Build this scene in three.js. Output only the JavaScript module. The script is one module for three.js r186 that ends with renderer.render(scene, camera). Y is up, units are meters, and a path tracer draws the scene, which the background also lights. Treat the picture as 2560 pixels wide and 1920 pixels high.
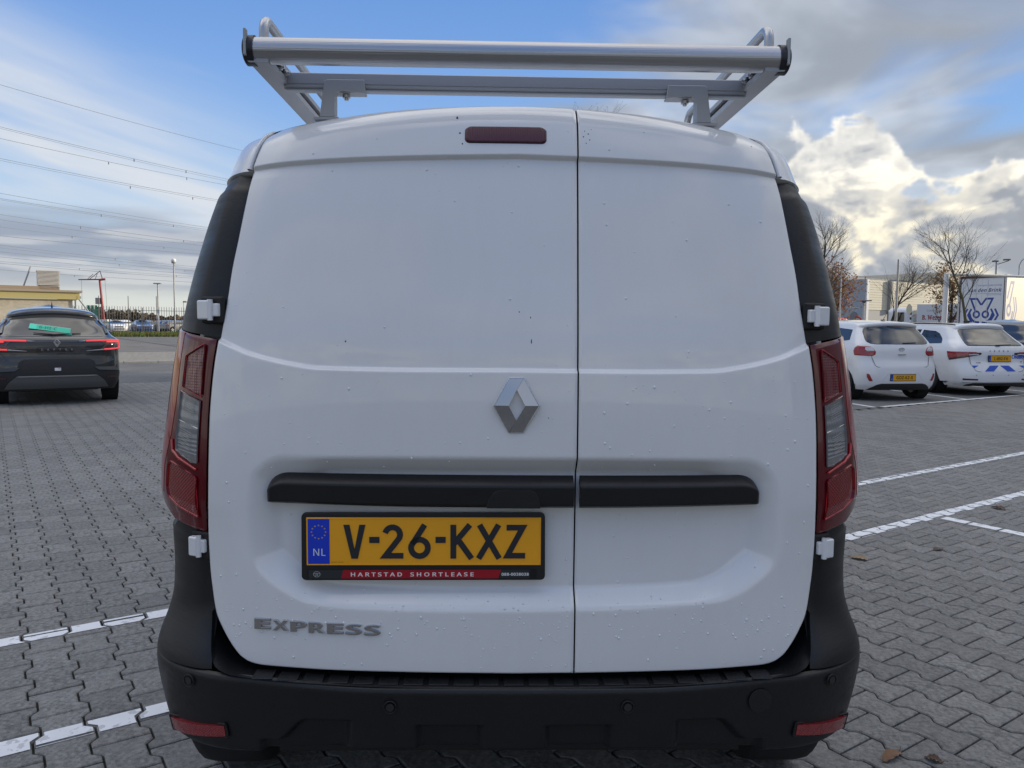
import * as THREE from 'three';
import { RoundedBoxGeometry } from 'three/addons/geometries/RoundedBoxGeometry.js';
import { mergeGeometries } from 'three/addons/utils/BufferGeometryUtils.js';
import { FontLoader } from 'three/addons/loaders/FontLoader.js';
import { TextGeometry } from 'three/addons/geometries/TextGeometry.js';

// ---------------------------------------------------------------- camera, sky, sun, exposure
const scene = new THREE.Scene();
const D2R = Math.PI / 180;
const camera = new THREE.PerspectiveCamera(2 * Math.atan(960 / 1924) / D2R, 4 / 3, 0.05, 3000);
camera.position.set(0, 1.3, 0);
camera.rotation.set(-4.34 * D2R, 0, 0.010);
scene.add(camera);

// ---- noise
function rng(seed) { let a = seed >>> 0; return () => { a = (a + 0x6D2B79F5) | 0; let t = Math.imul(a ^ (a >>> 15), 1 | a); t = (t + Math.imul(t ^ (t >>> 7), 61 | t)) ^ t; return ((t ^ (t >>> 14)) >>> 0) / 4294967296; }; }
const PERM = new Uint16Array(512), GRAD = new Float32Array(256);
{ const r = rng(77); const p = [...Array(256).keys()]; for (let i = 255; i > 0; i--) { const j = Math.floor(r() * (i + 1)); [p[i], p[j]] = [p[j], p[i]]; } for (let i = 0; i < 512; i++) PERM[i] = p[i & 255]; for (let i = 0; i < 256; i++) GRAD[i] = r() * 2 - 1; }
function vnoise(x, y, z) {
  const X = Math.floor(x), Y = Math.floor(y), Z = Math.floor(z); let fx = x - X, fy = y - Y, fz = z - Z;
  fx = fx * fx * fx * (fx * (fx * 6 - 15) + 10); fy = fy * fy * fy * (fy * (fy * 6 - 15) + 10); fz = fz * fz * fz * (fz * (fz * 6 - 15) + 10);
  const a = PERM[X & 255], b = PERM[(X + 1) & 255];
  const aa = PERM[(a + Y) & 255], ab = PERM[(a + Y + 1) & 255], ba = PERM[(b + Y) & 255], bb = PERM[(b + Y + 1) & 255];
  const z0 = Z & 255, z1 = (Z + 1) & 255;
  const g = (h, k) => GRAD[PERM[(h + k) & 255]];
  const l = (p, q, t) => p + (q - p) * t;
  return l(l(l(g(aa, z0), g(ba, z0), fx), l(g(ab, z0), g(bb, z0), fx), fy), l(l(g(aa, z1), g(ba, z1), fx), l(g(ab, z1), g(bb, z1), fx), fy), fz);
}
function fbm(x, y, z, o = 5, gain = 0.5) { let s = 0, a = 0.5; for (let i = 0; i < o; i++) { s += a * vnoise(x, y, z); x *= 2.03; y *= 2.03; z *= 2.03; x += 17.3; y += 5.1; a *= gain; } return s; }
const clamp = (x, a = 0, b = 1) => Math.min(b, Math.max(a, x));
const sstep = (a, b, x) => { const t = clamp((x - a) / (b - a)); return t * t * (3 - 2 * t); };
const lerp = (a, b, t) => a + (b - a) * t;
function table(xs, ys) { return x => { if (x <= xs[0]) return ys[0]; for (let i = 1; i < xs.length; i++) if (x <= xs[i]) return lerp(ys[i - 1], ys[i], (x - xs[i - 1]) / (xs[i] - xs[i - 1])); return ys[ys.length - 1]; }; }
function smooth(xs, ys) {                                   // monotone cubic table
  const n = xs.length, d = [], m = [];
  for (let i = 0; i < n - 1; i++) d.push((ys[i + 1] - ys[i]) / (xs[i + 1] - xs[i]));
  m.push(d[0]); for (let i = 1; i < n - 1; i++) m.push(d[i - 1] * d[i] <= 0 ? 0 : 2 * d[i - 1] * d[i] / (d[i - 1] + d[i])); m.push(d[n - 2]);
  return x => {
    if (x <= xs[0]) return ys[0]; if (x >= xs[n - 1]) return ys[n - 1];
    let i = 1; while (x > xs[i]) i++; i--;
    const h = xs[i + 1] - xs[i], t = (x - xs[i]) / h, t2 = t * t, t3 = t2 * t;
    return (2 * t3 - 3 * t2 + 1) * ys[i] + (t3 - 2 * t2 + t) * h * m[i] + (3 * t2 - 2 * t3) * ys[i + 1] + (t3 - t2) * h * m[i + 1];
  };
}

// ---- sky: air, cirrus, stratus bars and cumulus, lit by a low sun to the right
const SUN_AZ = 75 * D2R, SUN_EL = 12 * D2R;
const sunDir = new THREE.Vector3(Math.sin(SUN_AZ) * Math.cos(SUN_EL), Math.sin(SUN_EL), -Math.cos(SUN_AZ) * Math.cos(SUN_EL));
{
  const w = 4096, h = 2048, data = new Float32Array(w * h * 4);
  const airR = smooth([0, 3, 8, 14, 24, 50, 90], [0.66, 0.58, 0.40, 0.26, 0.155, 0.11, 0.10]);
  const airG = smooth([0, 3, 8, 14, 24, 50, 90], [0.72, 0.70, 0.60, 0.46, 0.325, 0.25, 0.22]);
  const airB = smooth([0, 3, 8, 14, 24, 50, 90], [0.68, 0.76, 0.85, 0.82, 0.71, 0.60, 0.55]);
  // height of the cumulus tops along the horizon (degrees round from straight ahead, rightwards)
  const tops = smooth([-180, -150, -120, -95, -70, -45, -30, -10, 8, 14, 17, 19.5, 22, 24.5, 26.5, 28, 29.5, 31, 32.5, 35, 40, 48, 60, 80, 110, 140, 180], [8, 11, 6, 9, 5, 1, -1, -1, 2, 5, 8.5, 12.4, 13.2, 12.2, 10.4, 8.6, 8.4, 9.6, 11.0, 11.4, 9.5, 12, 8, 11, 7, 10, 8]);
  for (let j = h / 2 - 8; j < h; j++) {
    const el = ((j + 0.5) / h - 0.5) * Math.PI, eld = el / D2R, ce = Math.cos(el), y = Math.sin(el);
    for (let i = 0; i < w; i++) {
      const th = ((i + 0.5) / w - 0.5) * 2 * Math.PI;         // direction = (cos th, y, sin th)
      const x = Math.cos(th) * ce, z = Math.sin(th) * ce;
      const azd = Math.atan2(x, -z) / D2R;
      const e = Math.max(eld, 0.0);
      let r = airR(e), g = airG(e), b = airB(e);
      const cosSun = x * sunDir.x + y * sunDir.y + z * sunDir.z;
      const ang = Math.acos(clamp(cosSun, -1, 1)) / D2R;
      const glow = Math.exp(-(ang * ang) / (2 * 30 * 30));
      const det = Math.abs(azd) < 48 && eld < 42;             // finer grain where it is looked at
      const oc = det ? 6 : 4;
      // high thin sheet and soft grey stratocumulus, seen in perspective from below
      const pk = 1.0 / (y + 0.10), px = x * pk, pz = z * pk;
      const wx = fbm(px * 0.6, pz * 0.6, 3.1, 3), wz = fbm(px * 0.6 + 9, pz * 0.6, 7.7, 3);
      const n1 = fbm(px * 0.95 + wx * 0.9, pz * 1.25 + wz * 0.9, 1.7, oc);
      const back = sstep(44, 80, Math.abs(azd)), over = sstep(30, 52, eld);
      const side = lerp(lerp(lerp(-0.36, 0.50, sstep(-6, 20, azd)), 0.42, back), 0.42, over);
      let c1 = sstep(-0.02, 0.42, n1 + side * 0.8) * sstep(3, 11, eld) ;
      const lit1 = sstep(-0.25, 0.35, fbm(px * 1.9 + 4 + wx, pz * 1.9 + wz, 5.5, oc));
      const l1 = lerp(0.80, 1.42, lit1) * lerp(lerp(1, 0.98, back), 2.9, over);  // overhead cloud brightened to add light on the ground
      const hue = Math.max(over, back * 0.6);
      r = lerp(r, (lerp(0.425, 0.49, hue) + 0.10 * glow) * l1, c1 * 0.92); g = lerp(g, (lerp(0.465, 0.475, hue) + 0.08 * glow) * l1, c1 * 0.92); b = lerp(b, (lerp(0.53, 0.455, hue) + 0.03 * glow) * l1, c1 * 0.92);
      // cirrus fan on the left
      const cy = eld - (13.4 - (azd + 33) * 0.36 + 1.2 * fbm(azd * 0.06, eld * 0.1, 2.2, 3));
      const leftish = azd > -100 && azd < 0 ? sstep(-4, -16, azd) * sstep(-100, -60, azd) : 0;
      const str = 0.62 + 0.9 * fbm(azd * 0.05 + eld * 0.06, eld * 0.42 + azd * 0.10, 8.8, oc);
      const c2 = clamp(leftish * Math.exp(-(cy * cy) / (2 * 2.5 * 2.5)) * str * 1.8 + leftish * 0.35 * sstep(0.05, 0.5, fbm(azd * 0.09, eld * 0.35 + azd * 0.08, 4.4, oc)) * sstep(20, 8, eld));
      r = lerp(r, 0.73, c2 * 0.92); g = lerp(g, 0.765, c2 * 0.92); b = lerp(b, 0.82, c2 * 0.92);
      // low stratus bars
      if (eld < 13) {
        const st = fbm(azd * 0.07 + fbm(azd * 0.1, eld * 0.3, 6.1, 3) * 0.9, eld * 0.75, 3.3, oc);
        const band = sstep(1.5, 2.6, eld + 0.8 * st) * sstep(8.2, 4.4, eld + 3.0 * st);
        const away = azd > -70 && azd < 30 ? 1 : 0.6;
        const c3 = clamp(band * (1.5 + 1.8 * st)) * away;
        r = lerp(r, 0.33, c3 * 0.9); g = lerp(g, 0.375, c3 * 0.9); b = lerp(b, 0.47, c3 * 0.9);
        const rim = sstep(0.12, 0.36, fbm(azd * 0.12 + 3, eld * 1.4, 9.1, oc)) * band;
        r = lerp(r, 0.66, rim * 0.7); g = lerp(g, 0.68, rim * 0.7); b = lerp(b, 0.71, rim * 0.7);
        const low = sstep(3.4, 1.2, eld + 1.5 * st) * (azd > -90 && azd < 8 ? 1 : 0.4);
        r = lerp(r, 0.73, low * 0.8); g = lerp(g, 0.745, low * 0.8); b = lerp(b, 0.68, low * 0.8);
      }
      // cumulus heaps
      const tp = tops(azd);
      if (eld < 18 && tp > -0.5) {
        const qx = azd * 0.17, qy = eld * 0.23;
        const wp = fbm(qx * 0.8, qy * 0.8, 1.3, 3) * 1.1;
        const bil = f => { let s = 0, a = 0.5, X = qx * f + wp * .4, Y = qy * f - wp * .4; const O = det ? 7 : 4; for (let k = 0; k < O; k++) { s += a * (1 - Math.abs(vnoise(X, Y, 2.5 + k)) * 2.0); X *= 2.07; Y *= 2.07; a *= 0.52; } return s; };
        const n = bil(1.6);
        const edge = tp + (n - 0.35) * 3.0 - eld;            // degrees below the ragged top
        let c4 = sstep(-0.28, 0.42, edge);
        if (c4 > 0) {
          const body = fbm(qx * 1.5 + wp * 1.2, qy * 2.2, 11.5, oc, 0.55), fine = bil(2.6) - 0.4;
          const top = Math.exp(-Math.max(edge, 0) / 1.9);
          const gap = sstep(0.02, 0.30, body + 0.12 * fine) * sstep(0.6, 2.0, edge);   // lit breaks lower down
          const form = clamp(0.16 + 0.80 * top + 0.62 * gap - sstep(0.02, -0.25, body) * 0.40 * sstep(0.6, 2.2, edge));
          const lit = clamp(form * (0.78 + 0.95 * fine));
          const warm = sstep(12.5, 5, eld);
          const R = lerp(0.40, 1.10, lit) * (1 + 0.22 * glow), G = lerp(0.435, lerp(1.07, 1.01, warm), lit) * (1 + 0.18 * glow), B = lerp(0.50, lerp(0.99, 0.78, warm), lit) * (1 + 0.10 * glow);
          const dark = lerp(1, 0.86, sstep(0.0, -0.3, body));
          const foot = sstep(4.5, 1.0, eld);
          c4 *= 1 - 0.5 * foot;
          r = lerp(r, R * dark, c4); g = lerp(g, G * dark, c4); b = lerp(b, B * dark, c4);
        }
      }
      const k = (j * w + i) * 4; data[k] = r; data[k + 1] = g; data[k + 2] = b; data[k + 3] = 1;
    }
  }
  for (let j = 0; j < h / 2 - 8; j++) for (let i = 0; i < w; i++) { const k = (j * w + i) * 4, s = ((h / 2 - 8) * w + i) * 4; data[k] = data[s] * 0.4; data[k + 1] = data[s + 1] * 0.4; data[k + 2] = data[s + 2] * 0.4; data[k + 3] = 1; }
  const sky = new THREE.DataTexture(data, w, h, THREE.RGBAFormat, THREE.FloatType);
  sky.mapping = THREE.EquirectangularReflectionMapping; sky.magFilter = THREE.LinearFilter; sky.minFilter = THREE.LinearFilter; sky.wrapS = THREE.RepeatWrapping; sky.needsUpdate = true;
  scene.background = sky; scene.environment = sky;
}
const sun = new THREE.DirectionalLight(new THREE.Color(1.0, 0.87, 0.66), 4.2);
sun.position.copy(sunDir).multiplyScalar(120); sun.target.position.set(0, 0, 0);
sun.castShadow = true; sun.shadow.radius = 3; sun.shadow.mapSize.set(4096, 4096);
Object.assign(sun.shadow.camera, { left: -130, right: 130, top: 80, bottom: -80, near: 1, far: 400 });
scene.add(sun, sun.target);
const renderer = new THREE.WebGLRenderer({ antialias: true });
renderer.toneMapping = THREE.LinearToneMapping; renderer.toneMappingExposure = 1.0; renderer.shadowMap.enabled = true;

// ---------------------------------------------------------------- helpers
const names = new Map();
function numbered(n) { const k = names.get(n) || 0; names.set(n, k + 1); return k ? `${n}_${String(k).padStart(3, '0')}` : n; }
function part(name, geo, m, parent) { const o = new THREE.Mesh(Array.isArray(geo) ? merge(geo) : geo, m); o.name = name; o.castShadow = o.receiveShadow = true; parent.add(o); return o; }
function tag(o, label, category, group) { o.userData.label = label; o.userData.category = category; if (group) o.userData.group = group; return o; }
function thing(name, label, category, x = 0, y = 0, z = 0, turn = 0, group) { const o = new THREE.Group(); o.name = numbered(name); scene.add(o); o.position.set(x, y, z); o.rotation.y = turn; return tag(o, label, category, group); }
function sub(name, parent) { const o = new THREE.Group(); o.name = name; parent.add(o); return o; }
function struct(name, geo, m) { const o = part(numbered(name), geo, m, scene); o.userData.kind = 'structure'; return o; }
function copyOf(o, label, x, y, z, turn, group) { const c = o.clone(); c.name = numbered(o.name.replace(/_\d{3}$/, '')); c.position.set(x, y, z); c.rotation.y = turn; c.userData = { ...o.userData, label }; if (group) c.userData.group = group; scene.add(c); return c; }
function merge(list) { const l = list.map(g => { const k = g.index ? g.toNonIndexed() : g; for (const a of Object.keys(k.attributes)) if (!['position', 'normal', 'uv'].includes(a)) k.deleteAttribute(a); if (!k.attributes.uv) k.setAttribute('uv', new THREE.BufferAttribute(new Float32Array(k.attributes.position.count * 2), 2)); return k; }); return mergeGeometries(l); }
const C = (r, g, b) => new THREE.Color().setRGB(r, g, b);
function M(c, rough = 0.6, o = {}) { const col = Array.isArray(c) ? C(...c) : C(c, c, c); return new THREE.MeshPhysicalMaterial({ color: col, roughness: rough, ...o }); }
const bx = (w, h, d, x = 0, y = 0, z = 0) => new THREE.BoxGeometry(w, h, d).translate(x, y, z);
const rb = (w, h, d, x = 0, y = 0, z = 0, r = 0.01, s = 2) => new RoundedBoxGeometry(w, h, d, s, Math.min(r, w / 2.01, h / 2.01, d / 2.01)).translate(x, y, z);
const cy = (r0, r1, h, x = 0, y = 0, z = 0, n = 16) => new THREE.CylinderGeometry(r1, r0, h, n).translate(x, y, z);
function rod(a, b, r0, r1 = r0, n = 8) { const A = new THREE.Vector3(...a), B = new THREE.Vector3(...b), d = B.clone().sub(A), L = d.length(); const g = new THREE.CylinderGeometry(r1, r0, L, n, 1); g.translate(0, L / 2, 0); g.applyQuaternion(new THREE.Quaternion().setFromUnitVectors(new THREE.Vector3(0, 1, 0), d.normalize())); return g.translate(...a); }
function tube(pts, r, n = 60, k = 10, closed = false, tension = 0.5) { return new THREE.TubeGeometry(new THREE.CatmullRomCurve3(pts.map(p => new THREE.Vector3(...p)), closed, 'catmullrom', tension), n, r, k, closed); }
// grid directions of the paving: u runs along the painted lines, v away from the camera
const TH = 34.2 * D2R, CU = Math.cos(TH), SU = Math.sin(TH);
const G = (u, v, y = 0) => [u * CU - v * SU, y, -u * SU - v * CU];

// ---- textures
function noiseTex(n, fn, rep = [1, 1], srgb = false) { const d = new Uint8Array(n * n * 4); for (let j = 0; j < n; j++) for (let i = 0; i < n; i++) { const c = fn(i, j, n), k = (j * n + i) * 4; const a = Array.isArray(c) ? c : [c, c, c]; for (let q = 0; q < 3; q++) d[k + q] = clamp(a[q], 0, 1) * 255; d[k + 3] = 255; } const t = new THREE.DataTexture(d, n, n, THREE.RGBAFormat); t.wrapS = t.wrapT = THREE.RepeatWrapping; t.magFilter = THREE.LinearFilter; t.minFilter = THREE.LinearMipmapLinearFilter; t.generateMipmaps = true; t.repeat.set(...rep); if (srgb) t.colorSpace = THREE.SRGBColorSpace; t.needsUpdate = true; return t; }
function tile(i, j, n, f, z, o) { const a = i / n * f, b = j / n * f, u = i / n, v = j / n; const q = (x, y) => fbm(x, y, z, o); return lerp(lerp(q(a, b), q(a - f, b), u), lerp(q(a, b - f), q(a - f, b - f), u), v); }   // tiles without seams
const rnd = rng(4242);
const speck = (() => { const r = rng(5); const n = 512, a = new Float32Array(n * n); for (let i = 0; i < a.length; i++) a[i] = r(); return a; })();
const grain = noiseTex(512, (i, j, n) => { const s = speck[j * 512 + i], t = tile(i, j, n, 40, 3, 3), c = tile(i, j, n, 5, 9, 3); let v = 0.60 + t * 0.50 + (s - 0.5) * 0.46 + c * 0.12; if (s > 0.985) v += 0.4; if (s < 0.03) v -= 0.26; return [v, v, v * 0.99]; }, [1, 1], false);
const grainBump = noiseTex(512, (i, j, n) => 0.5 + tile(i, j, n, 48, 3, 3) * 0.8 + (speck[j * 512 + i] - 0.5) * 0.35);
const asphaltTex = noiseTex(1024, (i, j, n) => { const s = speck[(j % 512) * 512 + (i % 512)], t = tile(i, j, n, 90, 13, 2), c = tile(i, j, n, 4, 19, 4); const v = 0.62 + t * 0.3 + (s - 0.5) * 0.22 + c * 0.35; return [v, v, v]; });
const grimeTex = noiseTex(512, (i, j, n) => { const c = tile(i, j, n, 4, 29, 5), f = tile(i, j, n, 26, 31, 3); const v = 0.80 + c * 0.35 + f * 0.2; return [v, v * 0.985, v * 0.95]; });
function canvas(w, h, draw) { const c = document.createElement('canvas'); c.width = w; c.height = h; draw(c.getContext('2d'), w, h); const t = new THREE.CanvasTexture(c); t.colorSpace = THREE.SRGBColorSpace; return t; }
function planeUV(geo, sx, sy, sz) { const p = geo.attributes.position, uv = new Float32Array(p.count * 2); for (let i = 0; i < p.count; i++) { uv[i * 2] = sx(p.getX(i), p.getY(i), p.getZ(i)); uv[i * 2 + 1] = sy(p.getX(i), p.getY(i), p.getZ(i)); } geo.setAttribute('uv', new THREE.BufferAttribute(uv, 2)); return geo; }

// ---- materials
const filmTex = noiseTex(1024, (i, j, n) => {                 // thin road film, rain runs and a dusty wiped patch, uv in metres over the doors
  const x = i / n * 1.6 - 0.8, y = 0.4 + j / n * 1.6, s = speck[(j % 512) * 512 + (i % 512)];
  const runs = fbm(x * 55 + 2.5 * fbm(x * 6, y * 7, 1.1, 2), y * 6, 4.1, 3), blot = fbm(x * 4, y * 5, 8.2, 4); let v = 0.955 + 0.012 * runs + 0.03 * blot + 0.02 * (s - 0.5);
  const px = (x - 0.56) / 0.16, py = (y - 0.64) / 0.085, d = px * px + py * py + 0.9 * fbm(x * 9, y * 9, 2.7, 4); if (d < 1) v += 0.035 * (1 - d) * (0.4 + 1.2 * s);
  return [v, v * 0.998, v * 0.99];
});
const paintWhite = M([0.79, 0.80, 0.81], 0.38, { clearcoat: 1, clearcoatRoughness: 0.03 });
const paintDoor = M([0.82, 0.83, 0.84], 0.38, { clearcoat: 1, clearcoatRoughness: 0.03, map: filmTex });
const blackPlastic = M([0.009, 0.0095, 0.011], 0.52, { bumpMap: grainBump, bumpScale: 0.0003, roughnessMap: grimeTex, specularIntensity: 0.85 });
const rubber = M([0.018, 0.018, 0.019], 0.8);
const black = M(0.012, 0.7);
const chrome = M([0.62, 0.63, 0.65], 0.10, { metalness: 1 });
const darkChrome = M([0.50, 0.50, 0.51], 0.20, { metalness: 1 });
const alu = M([0.46, 0.47, 0.49], 0.36, { metalness: 0.85 });
const aluMatt = M([0.36, 0.37, 0.39], 0.5, { metalness: 0.35 });
const steel = M([0.5, 0.5, 0.5], 0.3, { metalness: 1 });
const galv = M([0.36, 0.38, 0.40], 0.55, { metalness: 0.3 });
const glassDark = M([0.018, 0.020, 0.022], 0.04, { clearcoat: 1, clearcoatRoughness: 0.02 });
const redLens = M([0.30, 0.008, 0.014], 0.10, { clearcoat: 0.5, clearcoatRoughness: 0.02 });
const redDeep = M([0.11, 0.003, 0.008], 0.16, { clearcoat: 0.5, clearcoatRoughness: 0.02 });
const redLine = M([0.62, 0.018, 0.026], 0.2, { clearcoat: 1 });
const rimMat = M([0.42, 0.43, 0.45], 0.3, { metalness: 0.8 });
const whiteMat = M([0.78, 0.78, 0.77], 0.5);

// ---- a car-like body as a stack of rounded outlines; every panel, lamp and pane lies on it
const SXc = [0, .25, .5, .65, .76, .85, .92, .965, .99, 1], SDc = [0, -.003, -.014, -.03, -.05, -.085, -.135, -.2, -.29, -.4];
const secT = (() => { const cv = new THREE.CatmullRomCurve3(SXc.map((x, i) => new THREE.Vector3(x * 0.87, SDc[i], 0)), false, 'centripetal'); cv.arcLengthDivisions = 600; return cv.getSpacedPoints(400).map(p => [p.x / 0.87, p.y]); })();
const secAt = k => { const t = clamp(k) * 400, i = Math.min(399, Math.floor(t)), f = t - i; return [lerp(secT[i][0], secT[i + 1][0], f), lerp(secT[i][1], secT[i + 1][1], f)]; };
const kOf = sx => { let a = 0, b = 1; for (let i = 0; i < 30; i++) { const m = (a + b) / 2; if (secAt(m)[0] < sx) a = m; else b = m; } return (a + b) / 2; };
function Body(t) {
  const W = smooth(t.Y, t.W), R = smooth(t.Y, t.R), F = smooth(t.Y, t.F), cr = t.cr || 1, cf = t.cf || 1, crown = t.crown || 0, yc = t.yc || 1.2;
  const zs = Y => R(Y) - 0.4 * cr, zf = Y => F(Y) + 0.4 * cf;
  const fy = t.fy || (y => y), o = { W, R, F, fy };
  o.P = (Y, s) => {                                          // s: 0 rear middle, .35 rear corner, .65 front corner, 1 front middle; the sign picks the side
    const q = Math.abs(s), sg = Math.sign(s) || 1; let x, z;
    if (q <= 0.35) { const [a, b] = secAt(q / 0.35); x = W(Y) * a; z = R(Y) + b * cr; }
    else if (q < 0.65) { x = W(Y); z = lerp(zs(Y), Math.min(zf(Y), zs(Y) - 0.1), (q - 0.35) / 0.3); }
    else { const [a, b] = secAt((1 - q) / 0.35); x = W(Y) * a; z = Math.min(zf(Y), zs(Y) - 0.1) - 0.4 * cf - b * cf; }
    return [sg * x, fy(Y) - crown * x * x * sstep(yc, yc + .25, Y), z];
  };
  o.X = (x, Y) => [Math.sign(x) * 0.35 * kOf(Math.abs(x) / W(Y)), Y];
  o.Z = (z, Y, sg = 1) => { const a = zs(Y), b = Math.min(zf(Y), a - 0.1); return [sg * clamp(0.35 + 0.3 * (a - z) / (a - b), 0.2, 0.8), Y]; };
  return o;
}
function along(list, t) { const n = list.length - 1, k = clamp(t) * n, i = Math.min(n - 1, Math.floor(k)), f = k - i; return [lerp(list[i][0], list[i + 1][0], f), lerp(list[i][1], list[i + 1][1], f)]; }
function grid(nu, nv, at, opt = {}) {                        // a sheet from at(u,v) -> [x,y,z], with a skirt of depth opt.skirt turned inwards
  const pos = [], uv = [], idx = [];
  for (let j = 0; j <= nv; j++) for (let i = 0; i <= nu; i++) { const p = at(i / nu, j / nv); pos.push(...p); uv.push(...(opt.uv ? opt.uv(p, i / nu, j / nv) : [p[0], p[1]])); }
  for (let j = 0; j < nv; j++) for (let i = 0; i < nu; i++) { const a = j * (nu + 1) + i, b = a + 1, c = a + nu + 1, d = c + 1; if (opt.flip) idx.push(a, d, b, a, c, d); else idx.push(a, b, d, a, d, c); }
  const g = new THREE.BufferGeometry(); g.setAttribute('position', new THREE.Float32BufferAttribute(pos, 3)); g.setAttribute('uv', new THREE.Float32BufferAttribute(uv, 2)); g.setIndex(idx); g.computeVertexNormals();
  if (!opt.skirt) return g;
  const N = g.attributes.normal, ring = [];
  for (let i = 0; i <= nu; i++) ring.push(i); for (let j = 1; j <= nv; j++) ring.push(j * (nu + 1) + nu); for (let i = nu - 1; i >= 0; i--) ring.push(nv * (nu + 1) + i); for (let j = nv - 1; j >= 0; j--) ring.push(j * (nu + 1));
  const sp = [], su = [], si = []; ring.forEach((k, n) => { const p = [pos[k * 3], pos[k * 3 + 1], pos[k * 3 + 2]], m = [N.getX(k), N.getY(k), N.getZ(k)]; sp.push(...p, p[0] - m[0] * opt.skirt, p[1] - m[1] * opt.skirt, p[2] - m[2] * opt.skirt); su.push(0, 0, 0, 0); if (n) { const a = (n - 1) * 2; si.push(a, a + 1, a + 2, a + 2, a + 1, a + 3); } });
  const s = new THREE.BufferGeometry(); s.setAttribute('position', new THREE.Float32BufferAttribute(sp, 3)); s.setAttribute('uv', new THREE.Float32BufferAttribute(su, 2)); s.setIndex(opt.flip ? si.reverse() : si); s.computeVertexNormals();
  return merge([g, s]);
}
function panel(P, left, right, nu, nv, off = 0, opt = {}) {   // a sheet between two edge lines given as [s, Y], lifted off the body by off
  const wu = opt.wu || 0.3, wv = opt.wv || 0.3, bev = opt.bevel || 0;
  const at = (u, v) => {
    const a = along(left, v), b = along(right, v), s = lerp(a[0], b[0], u), Y = lerp(a[1], b[1], u), e = 0.0015;
    const p = P(Y, s), p1 = P(Y, s + e), p2 = P(Y + 0.004, s);
    let n = [(p1[1] - p[1]) * (p2[2] - p[2]) - (p1[2] - p[2]) * (p2[1] - p[1]), (p1[2] - p[2]) * (p2[0] - p[0]) - (p1[0] - p[0]) * (p2[2] - p[2]), (p1[0] - p[0]) * (p2[1] - p[1]) - (p1[1] - p[1]) * (p2[0] - p[0])];
    const L = Math.hypot(...n) || 1; let o = typeof off === 'function' ? off(u, v, p) : off;
    if (bev) { const d = Math.min(u * wu, (1 - u) * wu, v * wv, (1 - v) * wv); if (d < bev) { const q = 1 - d / bev; o -= bev * (1 - Math.sqrt(1 - q * q)) * 0.8; } }
    return [p[0] + n[0] / L * o, p[1] + n[1] / L * o, p[2] + n[2] / L * o];
  };
  return grid(nu, nv, at, opt);
}
const mirrorGeo = g => { const m = (g.index ? g.toNonIndexed() : g.clone()); const p = m.attributes.position, n = m.attributes.normal, u = m.attributes.uv; for (let i = 0; i < p.count; i++) { p.setX(i, -p.getX(i)); n.setX(i, -n.getX(i)); } for (let i = 0; i < p.count; i += 3) for (const a of [p, n, u]) { if (!a) continue; for (let k = 0; k < a.itemSize; k++) { const t = a.array[(i + 1) * a.itemSize + k]; a.array[(i + 1) * a.itemSize + k] = a.array[(i + 2) * a.itemSize + k]; a.array[(i + 2) * a.itemSize + k] = t; } } return m; };
function wheel(parent, x, y, z, R, w, rimR, spokes = 5, lathed = 36) {
  const sg = Math.sign(x), o = sub('wheel', parent); o.position.set(x, y, z);
  const prof = [[rimR, -w * .42], [rimR + .012, -w * .5], [R * .86, -w * .52], [R - .018, -w * .49], [R - .004, -w * .42], [R, -w * .3], [R, w * .3], [R - .004, w * .42], [R - .018, w * .49], [R * .86, w * .52], [rimR + .012, w * .5], [rimR, w * .42], [rimR - .01, 0], [rimR, -w * .42]].map(p => new THREE.Vector2(...p));
  part('tyre', new THREE.LatheGeometry(prof, lathed).rotateZ(Math.PI / 2), rubber, o);
  const rg = [new THREE.LatheGeometry([[rimR + .004, -w * .44], [rimR - .012, -w * .40], [rimR - .03, 0], [rimR - .012, w * .40], [rimR + .004, w * .44]].map(p => new THREE.Vector2(...p)), 32).rotateZ(Math.PI / 2)];
  rg.push(new THREE.CylinderGeometry(.055, .055, .03, 14).rotateZ(Math.PI / 2).translate(sg * w * .36, 0, 0));
  for (let k = 0; k < spokes; k++) for (const d of [-.16, .16]) rg.push(bx(.022, rimR * .9, rimR * .17, 0, rimR * .5, 0).rotateX(k / spokes * 2 * Math.PI + d).translate(sg * w * .33, 0, 0));
  part('rim', rg, rimMat, o);
  part('brake_disc', new THREE.CylinderGeometry(rimR * .8, rimR * .8, .03, 20).rotateZ(Math.PI / 2), black, o);
  return o;
}

// ---------------------------------------------------------------- the ground
function sheet(poly, y, scale = 4) { const s = new THREE.Shape(poly.map(([x, z]) => new THREE.Vector2(x, -z))); const g = new THREE.ShapeGeometry(s).rotateX(-Math.PI / 2).translate(0, y, 0); return planeUV(g, (a, b, c) => a / scale, (a, b, c) => c / scale); }
const gq = (u0, u1, v0, v1) => [G(u0, v0), G(u1, v0), G(u1, v1), G(u0, v1)].map(p => [p[0], p[2]]);
const asphaltMat = M([0.205, 0.203, 0.20], 0.85, { map: asphaltTex, bumpMap: asphaltTex, bumpScale: 0.003 });
const asphaltOld = M([0.23, 0.225, 0.22], 0.88, { map: asphaltTex, bumpMap: asphaltTex, bumpScale: 0.003 });
struct('ground', sheet([[-900, 900], [900, 900], [900, -1100], [-900, -1100]], -0.075, 6), M([0.20, 0.20, 0.19], 0.95, { map: asphaltTex }));
struct('parking_asphalt', sheet(gq(8.4, 120, 7.16, 75), -0.006, 4), asphaltMat);
struct('road', sheet(gq(-90, 8.36, 18.2, 27.0), -0.012, 4), asphaltMat);
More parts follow.
